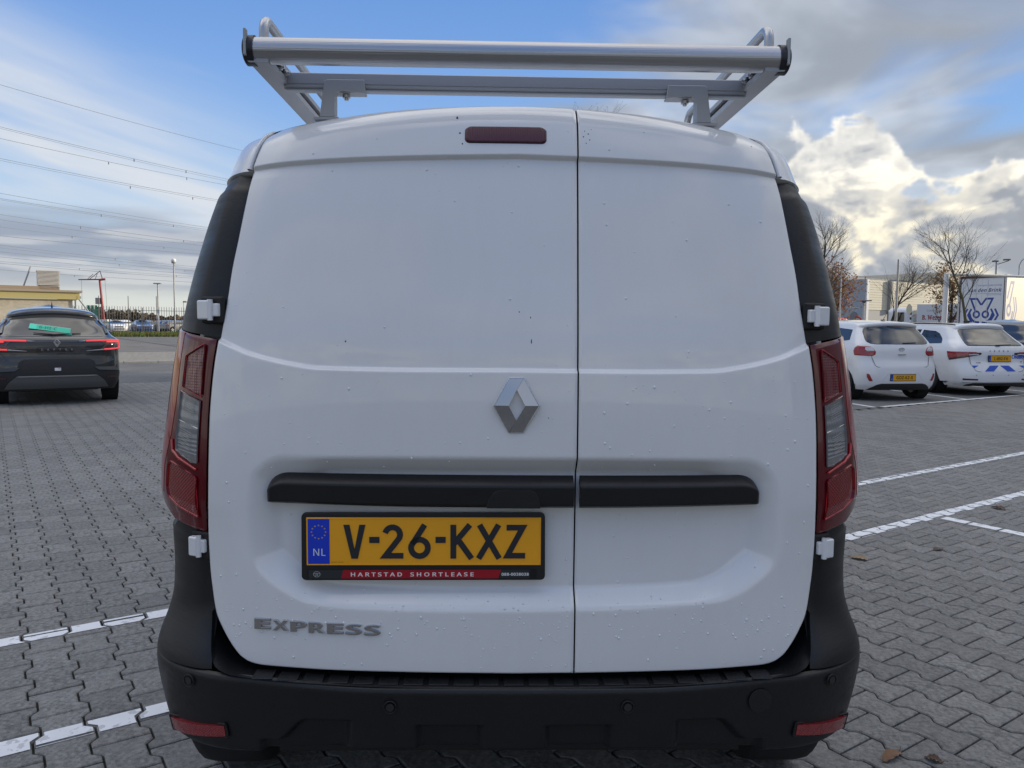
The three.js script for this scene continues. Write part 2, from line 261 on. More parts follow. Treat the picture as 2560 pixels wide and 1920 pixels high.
struct('paved_strip', sheet(gq(-90, 8.36, 27.32, 36.8), -0.008, 3), M([0.40, 0.375, 0.33], 0.9, { map: grain, bumpMap: grainBump, bumpScale: 0.004 }));
struct('wide_road', sheet(gq(-120, 8.36, 36.8, 74), -0.016, 4), asphaltOld);
struct('storage_yard', sheet(gq(-160, 160, 78.5, 190), -0.012, 4), asphaltOld);
// concrete kerb stones between road and paved strip
{
  const kerb = new THREE.Group(); kerb.name = 'kerb'; kerb.userData.kind = 'structure'; scene.add(kerb);
  kerb.rotation.y = TH; const g = rb(0.985, 0.14, 0.30, 0, -0.02, 0, 0.02), m = M([0.46, 0.45, 0.42], 0.85, { map: grain });
  for (let k = 0; k < 60; k++) { const s = part('kerb_stone', g, m, kerb); s.position.set(-50 + k, 0, -27.16); }
}
// grass verge
{
  struct('verge_soil', sheet(gq(-120, 120, 74, 88), -0.004, 3), M([0.10, 0.085, 0.06], 0.95, { map: grimeTex }));
  const r = rng(91), n = 9000, blade = new THREE.BufferGeometry(); const bp = [], bi = [];
  for (let k = 0; k < 7; k++) { const a = k * 0.9, x = Math.cos(a) * .05 * (k % 3), z = Math.sin(a * 1.7) * .05 * (k % 4), h = .10 + .05 * (k % 3), t = a * 2; bp.push(x - Math.cos(t) * .012, 0, z - Math.sin(t) * .012, x + Math.cos(t) * .012, 0, z + Math.sin(t) * .012, x + .03 * Math.cos(a * 3), h, z + .03 * Math.sin(a * 3)); bi.push(k * 3, k * 3 + 1, k * 3 + 2); }
  blade.setAttribute('position', new THREE.Float32BufferAttribute(bp, 3)); blade.setIndex(bi); blade.computeVertexNormals();
  const im = new THREE.InstancedMesh(blade, M([0.10, 0.135, 0.035], 0.9, { side: THREE.DoubleSide }), n), m = new THREE.Matrix4(), q = new THREE.Quaternion(), e = new THREE.Euler();
  for (let k = 0; k < n; k++) { const [x, y, z] = G(lerp(-14, 34, r()), lerp(74.2, 85.5, r())); q.setFromEuler(e.set(0, r() * 6.28, 0)); const s = lerp(1.2, 2.4, r()); m.compose(new THREE.Vector3(x, -0.004, z), q, new THREE.Vector3(s * 1.6, s, s * 1.6)); im.setMatrixAt(k, m); im.setColorAt(k, C(lerp(.7, 1.5, r()), lerp(.8, 1.2, r()), lerp(.6, 1.2, r()))); }
  im.name = 'grass_verge'; im.userData.kind = 'stuff'; im.castShadow = im.receiveShadow = true; tag(im, 'short grass along the steel fence', 'grass'); scene.add(im);
}

// ---------------------------------------------------------------- interlocking concrete pavers
const PU = 0.1465, PV = 0.1965, U0 = 0.228, V0 = 3.469, AMP = 0.0125;
const paverOutline = (() => {                                // bone shape: wide straight ends, narrow waist; joints 5 mm
  const jg = 0.0036, w = PU / 2, e = PV / 2, f = 0.037, t = 0.025, x1 = w + AMP - jg, x0 = w - AMP - jg;
  const R = [[x1, -e + jg], [x1, -e + f], [x0, -e + f + t], [x0, e - f - t], [x1, e - f], [x1, e - jg]];
  return [...R, ...R.slice().reverse().map(([x, y]) => [-x, y])];
})();
const inset = (poly, d) => poly.map(([x, y], i) => { const n = poly.length, a = poly[(i + n - 1) % n], b = poly[(i + 1) % n]; const e1 = [x - a[0], y - a[1]], e2 = [b[0] - x, b[1] - y]; const l1 = Math.hypot(...e1), l2 = Math.hypot(...e2); const n1 = [-e1[1] / l1, e1[0] / l1], n2 = [-e2[1] / l2, e2[0] / l2]; const s = [n1[0] + n2[0], n1[1] + n2[1]], k = 1 + n1[0] * n2[0] + n1[1] * n2[1]; return [x + s[0] / k * d, y + s[1] / k * d]; });
const paverTop = inset(paverOutline, 0.0042);
function paverGeo(ou, ov) {
  const T = paverTop, O = paverOutline, n = O.length, pos = [], uv = [], idx = [];
  const add = (p, y) => { pos.push(p[0], y, -p[1]); uv.push((p[0] + ou) / 0.42, (p[1] + ov) / 0.42); return pos.length / 3 - 1; };
  const tri = THREE.ShapeUtils.triangulateShape(T.map(p => new THREE.Vector2(...p)), []);
  const t0 = T.map(p => add(p, 0)); for (const f of tri) idx.push(t0[f[0]], t0[f[1]], t0[f[2]]);
  const t1 = T.map(p => add(p, 0)), o1 = O.map(p => add(p, -0.0036)), o2 = O.map(p => add(p, -0.0036)), b2 = O.map(p => add(p, -0.045));
  for (let i = 0; i < n; i++) { const k = (i + 1) % n; idx.push(t1[i], o1[i], o1[k], t1[i], o1[k], t1[k]); idx.push(o2[i], b2[i], b2[k], o2[i], b2[k], o2[k]); }
  const g = new THREE.BufferGeometry(); g.setAttribute('position', new THREE.Float32BufferAttribute(pos, 3)); g.setAttribute('uv', new THREE.Float32BufferAttribute(uv, 2)); g.setIndex(idx); g.computeVertexNormals(); return g;
}
const inPaving = (u, v) => v < (u > 8.4 ? 7.1 : 18.1) && v > -3.2 && u > -14 && u < 22;
const paverCells = [];
{
  const r = rng(31);
  const i0 = Math.floor(-14 / PU), i1 = Math.ceil(22 / PU), j0 = Math.floor(-7 / PV), j1 = Math.ceil(15 / PV);
  for (let i = i0; i <= i1; i++) for (let j = j0; j <= j1; j++) {
    const u = U0 - PU / 2 + i * PU, v = V0 + PV / 2 + j * PV + (i & 1 ? PV / 2 : 0); const k = [r(), r(), r(), r(), r()];
    if (!inPaving(u, v)) continue; const [x, , z] = G(u, v); const d = Math.hypot(x, z);
    if (z > 1.2 || Math.abs(x) > 2.2 + Math.abs(z) * 1.02) continue;
    paverCells.push({ u, v, x, z, d, k, y: (k[0] - 0.5) * 0.0016, tx: (k[1] - 0.5) * 0.009, tz: (k[2] - 0.5) * 0.009 });
  }
}
const paverBase = [0.305, 0.30, 0.29];
{
  const paving = new THREE.Group(); paving.name = 'paving'; paving.userData.kind = 'structure'; scene.add(paving);
  const bedM = M([0.050, 0.050, 0.036], 0.97, { map: grimeTex });
  part('joint_sand', sheet([...gq(-14.2, 22.2, -3.4, 7.14), ], -0.017, 0.8), bedM, paving);
  part('joint_sand', sheet(gq(-14.2, 8.42, 7.14, 18.22), -0.017, 0.8), bedM, paving);
  const geos = []; for (let k = 0; k < 8; k++) geos.push(paverGeo(k * 0.173, k * 0.219));
  const mats = [0.88, 0.94, 0.99, 1.04, 1.10].map((f, n) => M(paverBase.map((c, q) => c * f * (q === 0 && n === 3 ? 1.02 : 1)), 0.84, { map: grain, bumpMap: grainBump, bumpScale: 0.0016 }));
  const vis = c => { if (c.z > -0.6) return false; const p = new THREE.Vector3(c.x, 0, c.z).project(camera); if (Math.abs(p.x) > 1.06 || Math.abs(p.y) > 1.06) return false; return !(c.z < -1.75 && Math.abs(c.x / c.z) < 0.41 && p.y > -0.86); };
  camera.updateMatrixWorld(true); camera.updateProjectionMatrix();
  const near = paverCells.filter(vis).sort((a, b) => a.d - b.d).slice(0, 300), set = new Set(near);
  const place = (o, c) => { o.position.set(c.x, c.y, c.z); o.rotation.set(c.tx, TH, c.tz, 'YXZ'); };
  for (const c of near) place(part('paver', geos[Math.floor(c.k[3] * 8)], mats[Math.floor(c.k[4] * 5)], paving), c);
  const rest = paverCells.filter(c => !set.has(c)), im = new THREE.InstancedMesh(geos[0], M(paverBase, 0.84, { map: grain, bumpMap: grainBump, bumpScale: 0.0016 }), rest.length), o = new THREE.Object3D();
  rest.forEach((c, n) => { place(o, c); o.rotation.y += c.k[3] > 0.5 ? Math.PI : 0; o.updateMatrix(); im.setMatrixAt(n, o.matrix); const f = 0.87 + 0.24 * c.k[4] + 0.14 * fbm(c.x * .5, c.z * .5, 3, 3); im.setColorAt(n, C(f, f, f * lerp(0.985, 1.015, c.k[3]))); });
  im.name = 'pavers_beyond'; im.userData.kind = 'stuff'; im.castShadow = im.receiveShadow = true; paving.add(im);
}
// ---- paint on the pavers: each line is cut along the joints, as on the stones
const lineTex = noiseTex(512, (i, j, n) => { const s = speck[j * 512 + i], t = tile(i, j, n, 30, 41, 4), c = tile(i, j, n, 6, 43, 3); let v = 0.93 + c * 0.12; if (t + 0.35 * c + (s - .5) * .10 > 0.215) v = 0.56 + 0.2 * s; return [v * 0.985, v * 0.99, v]; });
const linePaint = M([0.84, 0.85, 0.86], 0.7, { map: lineTex, bumpMap: grainBump, bumpScale: 0.001 });
function clip(poly, nx, ny, d) { const out = []; for (let i = 0; i < poly.length; i++) { const a = poly[i], b = poly[(i + 1) % poly.length], da = a[0] * nx + a[1] * ny - d, db = b[0] * nx + b[1] * ny - d; if (da >= 0) out.push(a); if (da * db < 0) { const t = da / (da - db); out.push([lerp(a[0], b[0], t), lerp(a[1], b[1], t)]); } } return out; }
function paintedLine(u0, u1, v0, v1, name) {
  const pos = [], uv = [], idx = [], r = rng(Math.round(u0 * 100 + v0 * 1000));
  for (const c of paverCells) {
    if (c.u < u0 - .2 || c.u > u1 + .2 || c.v < v0 - .2 || c.v > v1 + .2) continue;
    let p = paverTop.map(([x, y]) => [x + c.u, y + c.v]);
    const j = () => (r() - .5) * 0.006;
    p = clip(p, 1, 0, u0 + j()); if (p.length > 2) p = clip(p, -1, 0, -u1 + j()); if (p.length > 2) p = clip(p, 0, 1, v0 + j()); if (p.length > 2) p = clip(p, 0, -1, -v1 + j());
    if (p.length < 3) continue;
    const base = pos.length / 3; for (const q of p) { const [x, , z] = G(q[0], q[1]); pos.push(x, c.y + 0.0024, z); uv.push(x / 0.7, z / 0.7); }
    for (const f of THREE.ShapeUtils.triangulateShape(p.map(q => new THREE.Vector2(...q)), [])) idx.push(base + f[0], base + f[1], base + f[2]);
  }
  const g = new THREE.BufferGeometry(); g.setAttribute('position', new THREE.Float32BufferAttribute(pos, 3)); g.setAttribute('uv', new THREE.Float32BufferAttribute(uv, 2)); g.setIndex(idx); g.computeVertexNormals();
  return struct(name, g, linePaint);
}
paintedLine(-13.5, 21.5, 3.605, 3.693, 'painted_line');
paintedLine(-13.5, 21.5, 2.672, 2.768, 'painted_line');
paintedLine(5.385, 5.475, -2.5, 2.655, 'painted_line');
// lines on the asphalt bays
{
  const thin = M([0.70, 0.71, 0.72], 0.75, { map: lineTex });
  const strip = (a, b, w, y) => { const d = [b[0] - a[0], b[1] - a[1]], L = Math.hypot(...d), n = [-d[1] / L * w / 2, d[0] / L * w / 2]; return sheet([[a[0] + n[0], a[1] + n[1]], [b[0] + n[0], b[1] + n[1]], [b[0] - n[0], b[1] - n[1]], [a[0] - n[0], a[1] - n[1]]], y, 0.9); };
  const A = [8.56, -14.38], dF = [0.838, -0.545], dB = [-0.20, -0.98];
  struct('bay_line', strip([A[0] - dF[0] * 2.8, A[1] - dF[1] * 2.8], [A[0] + dF[0] * 30, A[1] + dF[1] * 30], 0.10, 0.0052), thin);
  for (const t of [-2.95, 0.06, 3.07, 6.1, 9.1, 12.1, 15.1]) { const s = [A[0] + dF[0] * t + dB[0] * .06, A[1] + dF[1] * t + dB[1] * .06]; struct('bay_line', strip(s, [s[0] + dB[0] * 5, s[1] + dB[1] * 5], 0.10, -0.0022), thin); }
}
// dry leaves
{
  const r = rng(8);
  const leafGeo = (L, w, curl, lobes) => { const N = 16; return grid(6, N, (a, b) => { const t = b, s = (a - .5) * 2, wd = w * Math.pow(Math.sin(Math.PI * Math.min(1, t * .97 + .03)), .75) * (1 + lobes * Math.cos(t * 26)); const x = s * wd, y = curl * (x * x / (w * w)) * w * .45 + Math.sin(t * 3.1) * L * .05 + .002 * Math.sin(t * 30 + s * 4); return [x, y + 0.004, -(t - .5) * L]; }, { uv: (p, u, v) => [u, v], flip: true }); };
  const leafM = [[.24, .12, .055], [.30, .19, .10], [.11, .06, .035], [.33, .22, .11]].map(c => M(c, .7, { map: grimeTex, side: THREE.DoubleSide, transmission: .15, thickness: 0 }));
  const spots = [[1.167, -2.251, .10, .019, .9, .12, 0, 'curled brown leaf with toothed edge on the pavers', 2.2], [1.285, -2.235, .05, .016, 1.1, .05, 2, 'small dark shrivelled leaf on the pavers', .9], [1.974, -4.274, .10, .030, .5, .14, 3, 'pale tan lobed leaf on the pavers', 1.1], [3.56, -5.54, .11, .03, .9, .1, 2, 'dark leaf lying beside the painted lines crossing', .4], [2.53, -4.47, .07, .02, .7, .08, 2, 'small dark leaf beside the longer painted line', 1.9]];
  for (const [x, z, L, w, cu, lo, m, lab, t] of spots) { const o = part(numbered('dry_leaf'), leafGeo(L, w, cu, lo), leafM[m], scene); o.position.set(x, 0.0, z); o.rotation.y = t; const st = part('stalk', tube([[0, .006, L * .48], [.004, .010, L * .6], [.010, .008, L * .75]], .0011, 8, 5), leafM[2], o); tag(o, lab, 'leaf', 'fallen leaves on the pavers'); }
}

// ---------------------------------------------------------------- the van
const VAN = thing('delivery_van', 'white panel van with twin rear doors and black corner trim', 'van', 0.010, 0, -1.67 , 1.3 * D2R);
const vY = [.20, .32, .36, .40, .45, .50, .55, .60, .66, .72, .78, .82, .86, .90, .95, 1.0, 1.1, 1.2, 1.28, 1.34, 1.4, 1.5, 1.58, 1.62, 1.66, 1.70, 1.74, 1.755, 1.77, 1.785, 1.80];
const vW = [.80, .853, .866, .875, .883, .888, .882, .870, .862, .859, .861, .863, .870, .879, .878, .873, .859, .845, .832, .823, .811, .786, .763, .750, .731, .720, .708, .690, .655, .61, .56];
const zcT = smooth([0, .9, 1.2, 1.45, 1.66, 1.75, 1.795, 1.815, 1.825, 1.83], [0, 0, -.01, -.045, -.085, -.112, -.150, -.190, -.235, -.30]);
const vWf = smooth(vY, vW);
const crownY = (x, y) => y + 0.14 * x * x * sstep(1.52, 1.78, y);
const vz = (x, y) => { const k = kOf(Math.min(Math.abs(x) / vWf(y), .985)); return zcT(crownY(Math.min(Math.abs(x), .62) , y)) + secAt(k)[1]; };
const vP = (Y, s) => { const q = Math.abs(s), sg = Math.sign(s) || 1, w = vWf(Y); if (q <= .35) { const [a, b] = secAt(q / .35); const x = w * a; return [sg * x, Y, zcT(crownY(Math.min(x, .62), Y)) + b]; } return [sg * w, Y, zcT(crownY(Math.min(w, .62), Y)) - .4 - (q - .35) * 10]; };
const vX = (x, Y) => [Math.sign(x) * .35 * kOf(Math.abs(x) / vWf(Y)), Y];
const vEdge = smooth([.520, .534, .553, .578, .611, .642, .681, .754, .821, .89, .977, 1.082, 1.151, 1.21, 1.266, 1.309, 1.355, 1.418, 1.493, 1.554, 1.62, 1.661, 1.713, 1.75, 1.79], [.575, .595, .617, .638, .659, .674, .6815, .6895, .6915, .689, .687, .685, .6805, .674, .665, .6585, .652, .646, .634, .6255, .617, .610, .597, .584, .560]);
const creaseY = x => smooth([0, .25, .43, .5, .59, .62, .665, .7], [1.203, 1.202, 1.204, 1.213, 1.233, 1.244, 1.262, 1.28])(Math.abs(x));
const seamY = x => smooth([0, .26, .47, .6, .7], [1.677, 1.671, 1.664, 1.657, 1.65])(Math.abs(x));
// pressed recess round the number plate: distance to a rounded outline
const recessPts = [[-.586, .945], [-.573, .975], [-.535, 1.002], [-.46, 1.008], [.46, 1.008], [.535, 1.002], [.573, .975], [.588, .94], [.594, .80], [.585, .765], [.555, .735], [.50, .702], [.45, .688], [-.45, .682], [-.49, .696], [-.545, .728], [-.578, .762], [-.588, .80]];
{ const cv = new THREE.CatmullRomCurve3(recessPts.map(p => new THREE.Vector3(p[0], p[1], 0)), true, 'centripetal'); const q = cv.getPoints(140); recessPts.length = 0; for (const p of q.slice(0, -1)) recessPts.push([p.x, p.y]); }
function insideDist(x, y) { let d = 9, c = false; const n = recessPts.length; for (let i = 0, j = n - 1; i < n; j = i++) { const [x0, y0] = recessPts[i], [x1, y1] = recessPts[j]; const ex = x1 - x0, ey = y1 - y0, t = clamp(((x - x0) * ex + (y - y0) * ey) / (ex * ex + ey * ey)); d = Math.min(d, Math.hypot(x - x0 - ex * t, y - y0 - ey * t)); if ((y0 > y) !== (y1 > y) && x < (x1 - x0) * (y - y0) / (y1 - y0) + x0) c = !c; } return c ? d : -d; }
const recess = (x, y) => { if (y > 1.02 || y < .66 || Math.abs(x) > .62) return 0; const side = sstep(.40, .52, Math.abs(x)); const wd = lerp(.044, .072, side); const d = insideDist(x, y) / wd; if (d <= -.12) return 0; const t = clamp((d + .12) / 1.12); const e = .24, q = t < e ? t * t / (2 * e) : t < 1 - e ? t - e / 2 : 1 - e - (1 - t) * (1 - t) / (2 * e); return -0.036 * clamp(q / (1 - e)); };
const doorZ = (x, y) => { let z = vz(x, y); z += 0.0125 * sstep(.0045, -.0045, y - creaseY(x)); z += 0.013 * sstep(-.006, .005, y - seamY(x)); return z + recess(x, y); };
function doorGeo(side) {                                     // side -1: wide left leaf, 1: narrow right leaf; the split is right of the middle
  const split = .1345, gap = .0017, ybT = smooth([0, .4, .5, .56, .577, .597, .617], [.527, .530, .5325, .534, .5358, .5412, .5535]), yb = x => ybT(Math.abs(x));
  const ys = []; const yTop = 1.805, y0 = .527; const push = (a, b, n) => { for (let i = 0; i < n; i++) ys.push(lerp(a, b, i / n)); };
  push(y0, .5535, 12); push(.5535, .68, 22); push(.68, .79, 46); push(.79, .95, 48); push(.95, 1.03, 34); push(1.03, 1.19, 8); push(1.19, 1.29, 44); push(1.29, 1.63, 18); push(1.63, 1.70, 40); push(1.70, 1.805, 20); ys.push(yTop);
  const us = []; const pu = (a, b, n) => { for (let i = 0; i < n; i++) us.push(lerp(a, b, i / n)); };
  pu(0, .02, 5); pu(.02, .40, 80); pu(.40, .96, 44); pu(.96, 1, 6); us.push(1);
  const at = (iu, iv) => {
    const y = ys[Math.round(iv * (ys.length - 1))], u = us[Math.round(iu * (us.length - 1))];
    const e = y < .5535 ? .617 : vEdge(y), outer = side * e, inner = split + side * gap, x = lerp(outer, inner, u);
    const hb = yb(x); let Y = y < .5535 ? lerp(hb, .5535, (y - y0) / (.5535 - y0)) : y; if (y > 1.70) Y -= .14 * x * x * sstep(1.72, 1.805, y) * .92;
    const de = Math.abs(x - outer), dg = Math.abs(x - inner), dbm = Y - hb, rr = .004, d = Math.min(de, dg, dbm);
    let z = doorZ(x, Y); if (d < rr) { const q = 1 - d / rr; z -= rr * (1 - Math.sqrt(Math.max(0, 1 - q * q))); }
    return [x, Y, z];
  };
  const opt = { skirt: .02, flip: side > 0, uv: p => [(p[0] + .8) / 1.6, (p[1] - .4) / 1.6] };
  return grid(us.length - 1, ys.length - 1, at, opt);
}
const doorM = paintDoor;
const doorL = part('rear_door', doorGeo(-1), doorM, VAN), doorR = part('rear_door', doorGeo(1), doorM, VAN);
doorL.userData.label = 'wide left rear door with plate and emblem'; doorR.userData.label = 'narrow right rear door without writing';
// dark jamb and seals behind the doors
part('door_jamb', grid(40, 40, (u, v) => { const y = lerp(.47, 1.785, v), x = lerp(-1, 1, u) * (vEdge(y) + .014); return [x, y - (y > 1.7 ? .14 * x * x * sstep(1.72, 1.8, y) : 0), vz(x, y) - .042]; }), black, VAN);

// water drops on the doors
{
  const r = rng(66), drop = new THREE.SphereGeometry(1, 7, 5), mk = (side, n) => { const l = []; for (let k = 0; k < n; k++) { const band = r(); const y = band < .34 ? lerp(.60, .70, r()) : band < .72 ? lerp(.54, 1.2, r()) : lerp(.54, 1.74, r()); const x = side < 0 ? lerp(-vEdge(y) + .02, .12, r()) : lerp(.15, vEdge(y) - .02, r()); if (y > .89 && y < .98 && Math.abs(x) < .57) continue; if (x > -.48 && x < .08 && y > .73 && y < .9) continue; const s = lerp(.0009, .0028, Math.pow(r(), 2.2)); const g = drop.clone().scale(s, s * lerp(1, 1.35, r()), s * .62).translate(x, y, doorZ(x, y) + s * .1); l.push(g); } return merge(l); };
  const wm = M([.80, .83, .86], 0.03, { clearcoat: 1, clearcoatRoughness: 0.01 });
  for (const [d, s, n] of [[doorL, -1, 420], [doorR, 1, 260]]) { const o = part('water_drops', mk(s, n), wm, d); o.userData.kind = 'stuff'; }
  // splashes of dirt and dead insects, as in the picture
  const dm = M([.05, .045, .04], .9), sp = [[-.137, 1.765, .004, .008], [-.13, 1.728, .0035, .004], [-.124, 1.703, .003, .003], [-.375, 1.262, .0028, .0032], [.005, 1.33, .0022, .0022], [.03, 1.318, .0016, .004], [.032, 1.265, .0018, .010], [.07, 1.10, .0018, .002]];
  const sr = [[.150, 1.738, .002, .002], [.158, 1.731, .0028, .0026], [.147, 1.724, .0022, .003], [.161, 1.717, .002, .0024], [.153, 1.709, .0018, .002], [.165, 1.742, .0014, .0016], [.36, .66, .0016, .0016]];
  for (const [d, l] of [[doorL, sp], [doorR, sr]]) { const o = part('dirt_specks', l.map(([x, y, a, b]) => new THREE.SphereGeometry(1, 7, 5).scale(a * .62, b * .62, .0005).translate(x, y, doorZ(x, y) + .0002)), dm, d); o.userData.kind = 'stuff'; }
}
// black trim strip across both doors, with the handle flap
const trimZ = v => v < .1 ? lerp(.012, .030, v / .1) : v < .70 ? lerp(.030, .034, (v - .1) / .6) : lerp(.034, .004, Math.pow((v - .70) / .30, 1.5));
function trim(x0, x1, round) { return grid(120, 24, (u, v) => { const x = lerp(x0, x1, u), de = round < 0 ? x - x0 : x1 - x; const top = .9705 - (de < .05 ? .045 * (1 - Math.sqrt(1 - Math.pow(1 - de / .05, 2))) : 0), y = lerp(.8995 + .0035 * sstep(.2, .55, Math.abs(x)), top, v); let z = trimZ(v); if (de < .014) z *= Math.sqrt(1 - Math.pow(1 - de / .014, 2)); return [x, y, vz(x, .93) - .014 + z]; }, { skirt: .02, uv: p => [p[0] * 4, p[1] * 4] }); }
part('trim_strip', trim(-.5525, .1275, -1), blackPlastic, doorL); part('trim_strip', trim(.1415, .5505, 1), blackPlastic, doorR);
{
  const pts = []; const top = .9415, a = -.034, b = .033; for (const [x, y] of [[-.062, .9035], [-.0555, .922], [-.047, .9345], [-.036, .9405], [-.02, top], [.02, top], [.033, .9405], [.042, .9345], [.0485, .922], [.053, .9035]]) pts.push([x, y]);
  const sh = new THREE.Shape(pts.map(p => new THREE.Vector2(...p))); const g = new THREE.ExtrudeGeometry(sh, { depth: .0012, bevelEnabled: true, bevelSize: .0008, bevelThickness: .0008, bevelSegments: 2 });
  g.rotateX(0).translate(0, 0, vz(0, .93) - .014 + .0318); part('handle_flap', g, blackPlastic, doorL);
  const sg = []; for (let i = 0; i < pts.length - 1; i++) sg.push(rod([pts[i][0] * 1.02, pts[i][1] + .0014, vz(0, .93) - .014 + .0322], [pts[i + 1][0] * 1.02, pts[i + 1][1] + .0014, vz(0, .93) - .014 + .0322], .0016, .0016, 5)); part('flap_gap_line', sg, black, doorL);  // black rods drawn in for the dark gap round the flap
}
// third brake light
{
  const P = (Y, s) => [s, Y - .06 * s * s * 0, doorZ(s, Y)];
  const shape = (g, o, ex) => panel(P, [0, .06, .16, .3, .6, .82, .93, 1].map(t => [-.0275 - (.0915 + ex) + (t > .8 ? .018 * Math.pow((t - .8) / .2, 2) : t < .1 ? .010 * (1 - t / .1) : 0), lerp(1.7065 - ex, 1.7435 + ex, t)]), [0, .06, .16, .3, .6, .82, .93, 1].map(t => [-.0275 + (.0915 + ex) - (t > .8 ? .018 * Math.pow((t - .8) / .2, 2) : t < .1 ? .010 * (1 - t / .1) : 0), lerp(1.7065 - ex, 1.7435 + ex, t)]), 40, 20, o, { skirt: .006, bevel: .005, wu: .18, wv: .037 });
  part('gasket', shape(0, .0012, .0025), black, doorL);
  part('brake_light', shape(0, .0045, 0), M([.085, .006, .014], .16, { clearcoat: .3, clearcoatRoughness: .02, bumpMap: noiseTex(64, (i, j) => .5 + .5 * Math.sin(i / 64 * 2 * Math.PI), [260, 1]), bumpScale: .0006 }), doorL);
}
// diamond emblem
{
  const k = .0002025;
  const c2 = (x, y, t) => { const X = (x - 1090) * k, Y = (667 - y) * k; return [X, Y, .0150 - .0100 * Math.abs(Y) / .0589 + t * X]; };
  const ring = t => ({ A: c2(1012, 378, t), B: c2(1165, 378, t), Lf: c2(850, 667, t), Rt: c2(1332, 667, t), Db: c2(1012, 958, t), Dc: c2(1165, 958, t), it: c2(1090, 500, t), il: c2(1005, 667, t), ib: c2(1088, 828, t), ir: c2(1180, 667, t) });
  const ql = ring(.055), qr = ring(-.055), q0 = ring(0);
  const emblemChrome = M([.46, .47, .49], .08, { metalness: 1 }), E = sub('diamond_emblem', VAN); E.position.set(0, 1.1275, doorZ(0, 1.1275)); E.rotation.x = -.02;
  const poly = (pts, name) => { const pos = [], idx = []; for (const p of pts) pos.push(...p); for (const f of THREE.ShapeUtils.triangulateShape(pts.map(p => new THREE.Vector2(p[0], p[1])), [])) idx.push(...f); const n = pts.length; const bs = pos.length / 3; pts.forEach((p, i) => { const q = pts[(i + 1) % n]; const b = pos.length / 3; pos.push(...p, ...q, q[0] * 1.0, q[1], -.002, p[0], p[1], -.002); idx.push(b, b + 3, b + 2, b, b + 2, b + 1); }); const g = new THREE.BufferGeometry(); g.setAttribute('position', new THREE.Float32BufferAttribute(pos, 3)); g.setIndex(idx); const f = g.toNonIndexed(); f.computeVertexNormals(); part(name, f, emblemChrome, E); };
  poly([ql.A, ql.Lf, ql.il, ql.it, ql.B], 'facet'); poly([ql.Lf, ql.Db, ql.ib, ql.il], 'facet'); poly([qr.B, qr.it, qr.ir, qr.Rt].map(p => [p[0] + .0005, p[1], p[2]]), 'facet'); poly([qr.Db, qr.Dc, qr.Rt, qr.ir, qr.ib].map(p => [p[0] + .0005, p[1], p[2]]), 'facet');
  const rim = [q0.A, q0.B, q0.Rt, q0.Dc, q0.Db, q0.Lf].map(p => [p[0] * 1.012, p[1] * 1.012, p[2] - .002]); const rg = rim.map((p, i) => rod(p, rim[(i + 1) % 6], .0013, .0013, 6)); part('bright_edge', rg, chrome, E);
}
// raised letters
const font = await new FontLoader().loadAsync('fonts/droid/droid_sans_bold.typeface.json');
{
  const Bd = sub('model_badge', VAN); const w = .288, h = .0245; let x = 0; const adv = []; const geos = [...'EXPRESS'].map(ch => { const g = new TextGeometry(ch, { font, size: h / .735, depth: .003, curveSegments: 6, bevelEnabled: true, bevelThickness: .0012, bevelSize: .0009, bevelSegments: 2 }); g.computeBoundingBox(); const b = g.boundingBox; g.translate(-b.min.x, -b.min.y, 0); const cw = w / 7 * .91; g.scale(cw / (b.max.x - b.min.x), h / (b.max.y - b.min.y), 1); return g; });
  geos.forEach((g, i) => { const X = -.579 + i * w / 7, o = part('badge_letter', g, darkChrome, Bd); o.position.set(X, .6195 - .0065 * i / 6 , doorZ(X + .02, .63)); o.rotation.y = -.09 * (1 - i / 7); });
}
// number plate with raised characters, holder and dealer strip
function stroke(pts, w, depth) {                             // a flat-ended band along a line, extruded
  const n = pts.length, L = [], R = [];
  for (let i = 0; i < n; i++) { const a = pts[Math.max(0, i - 1)], b = pts[Math.min(n - 1, i + 1)], p = pts[i]; let d1 = [p[0] - a[0], p[1] - a[1]], d2 = [b[0] - p[0], b[1] - p[1]]; if (i === 0) d1 = d2; if (i === n - 1) d2 = d1; const l1 = Math.hypot(...d1), l2 = Math.hypot(...d2); const n1 = [-d1[1] / l1, d1[0] / l1], n2 = [-d2[1] / l2, d2[0] / l2]; const k = Math.max(.35, 1 + n1[0] * n2[0] + n1[1] * n2[1]); const m = [(n1[0] + n2[0]) / k * w / 2, (n1[1] + n2[1]) / k * w / 2]; L.push([p[0] + m[0], p[1] + m[1]]); R.push([p[0] - m[0], p[1] - m[1]]); }
  const sh = new THREE.Shape([...R, ...L.reverse()].map(p => new THREE.Vector2(...p)));
  return new THREE.ExtrudeGeometry(sh, { depth, bevelEnabled: true, bevelThickness: .0006, bevelSize: .0006, bevelSegments: 1, curveSegments: 1 });
}
const arc = (cx, cyy, rx, ry, a0, a1, n) => { const o = []; for (let i = 0; i <= n; i++) { const a = lerp(a0, a1, i / n) * D2R; o.push([cx + rx * Math.cos(a), cyy + ry * Math.sin(a)]); } return o; };
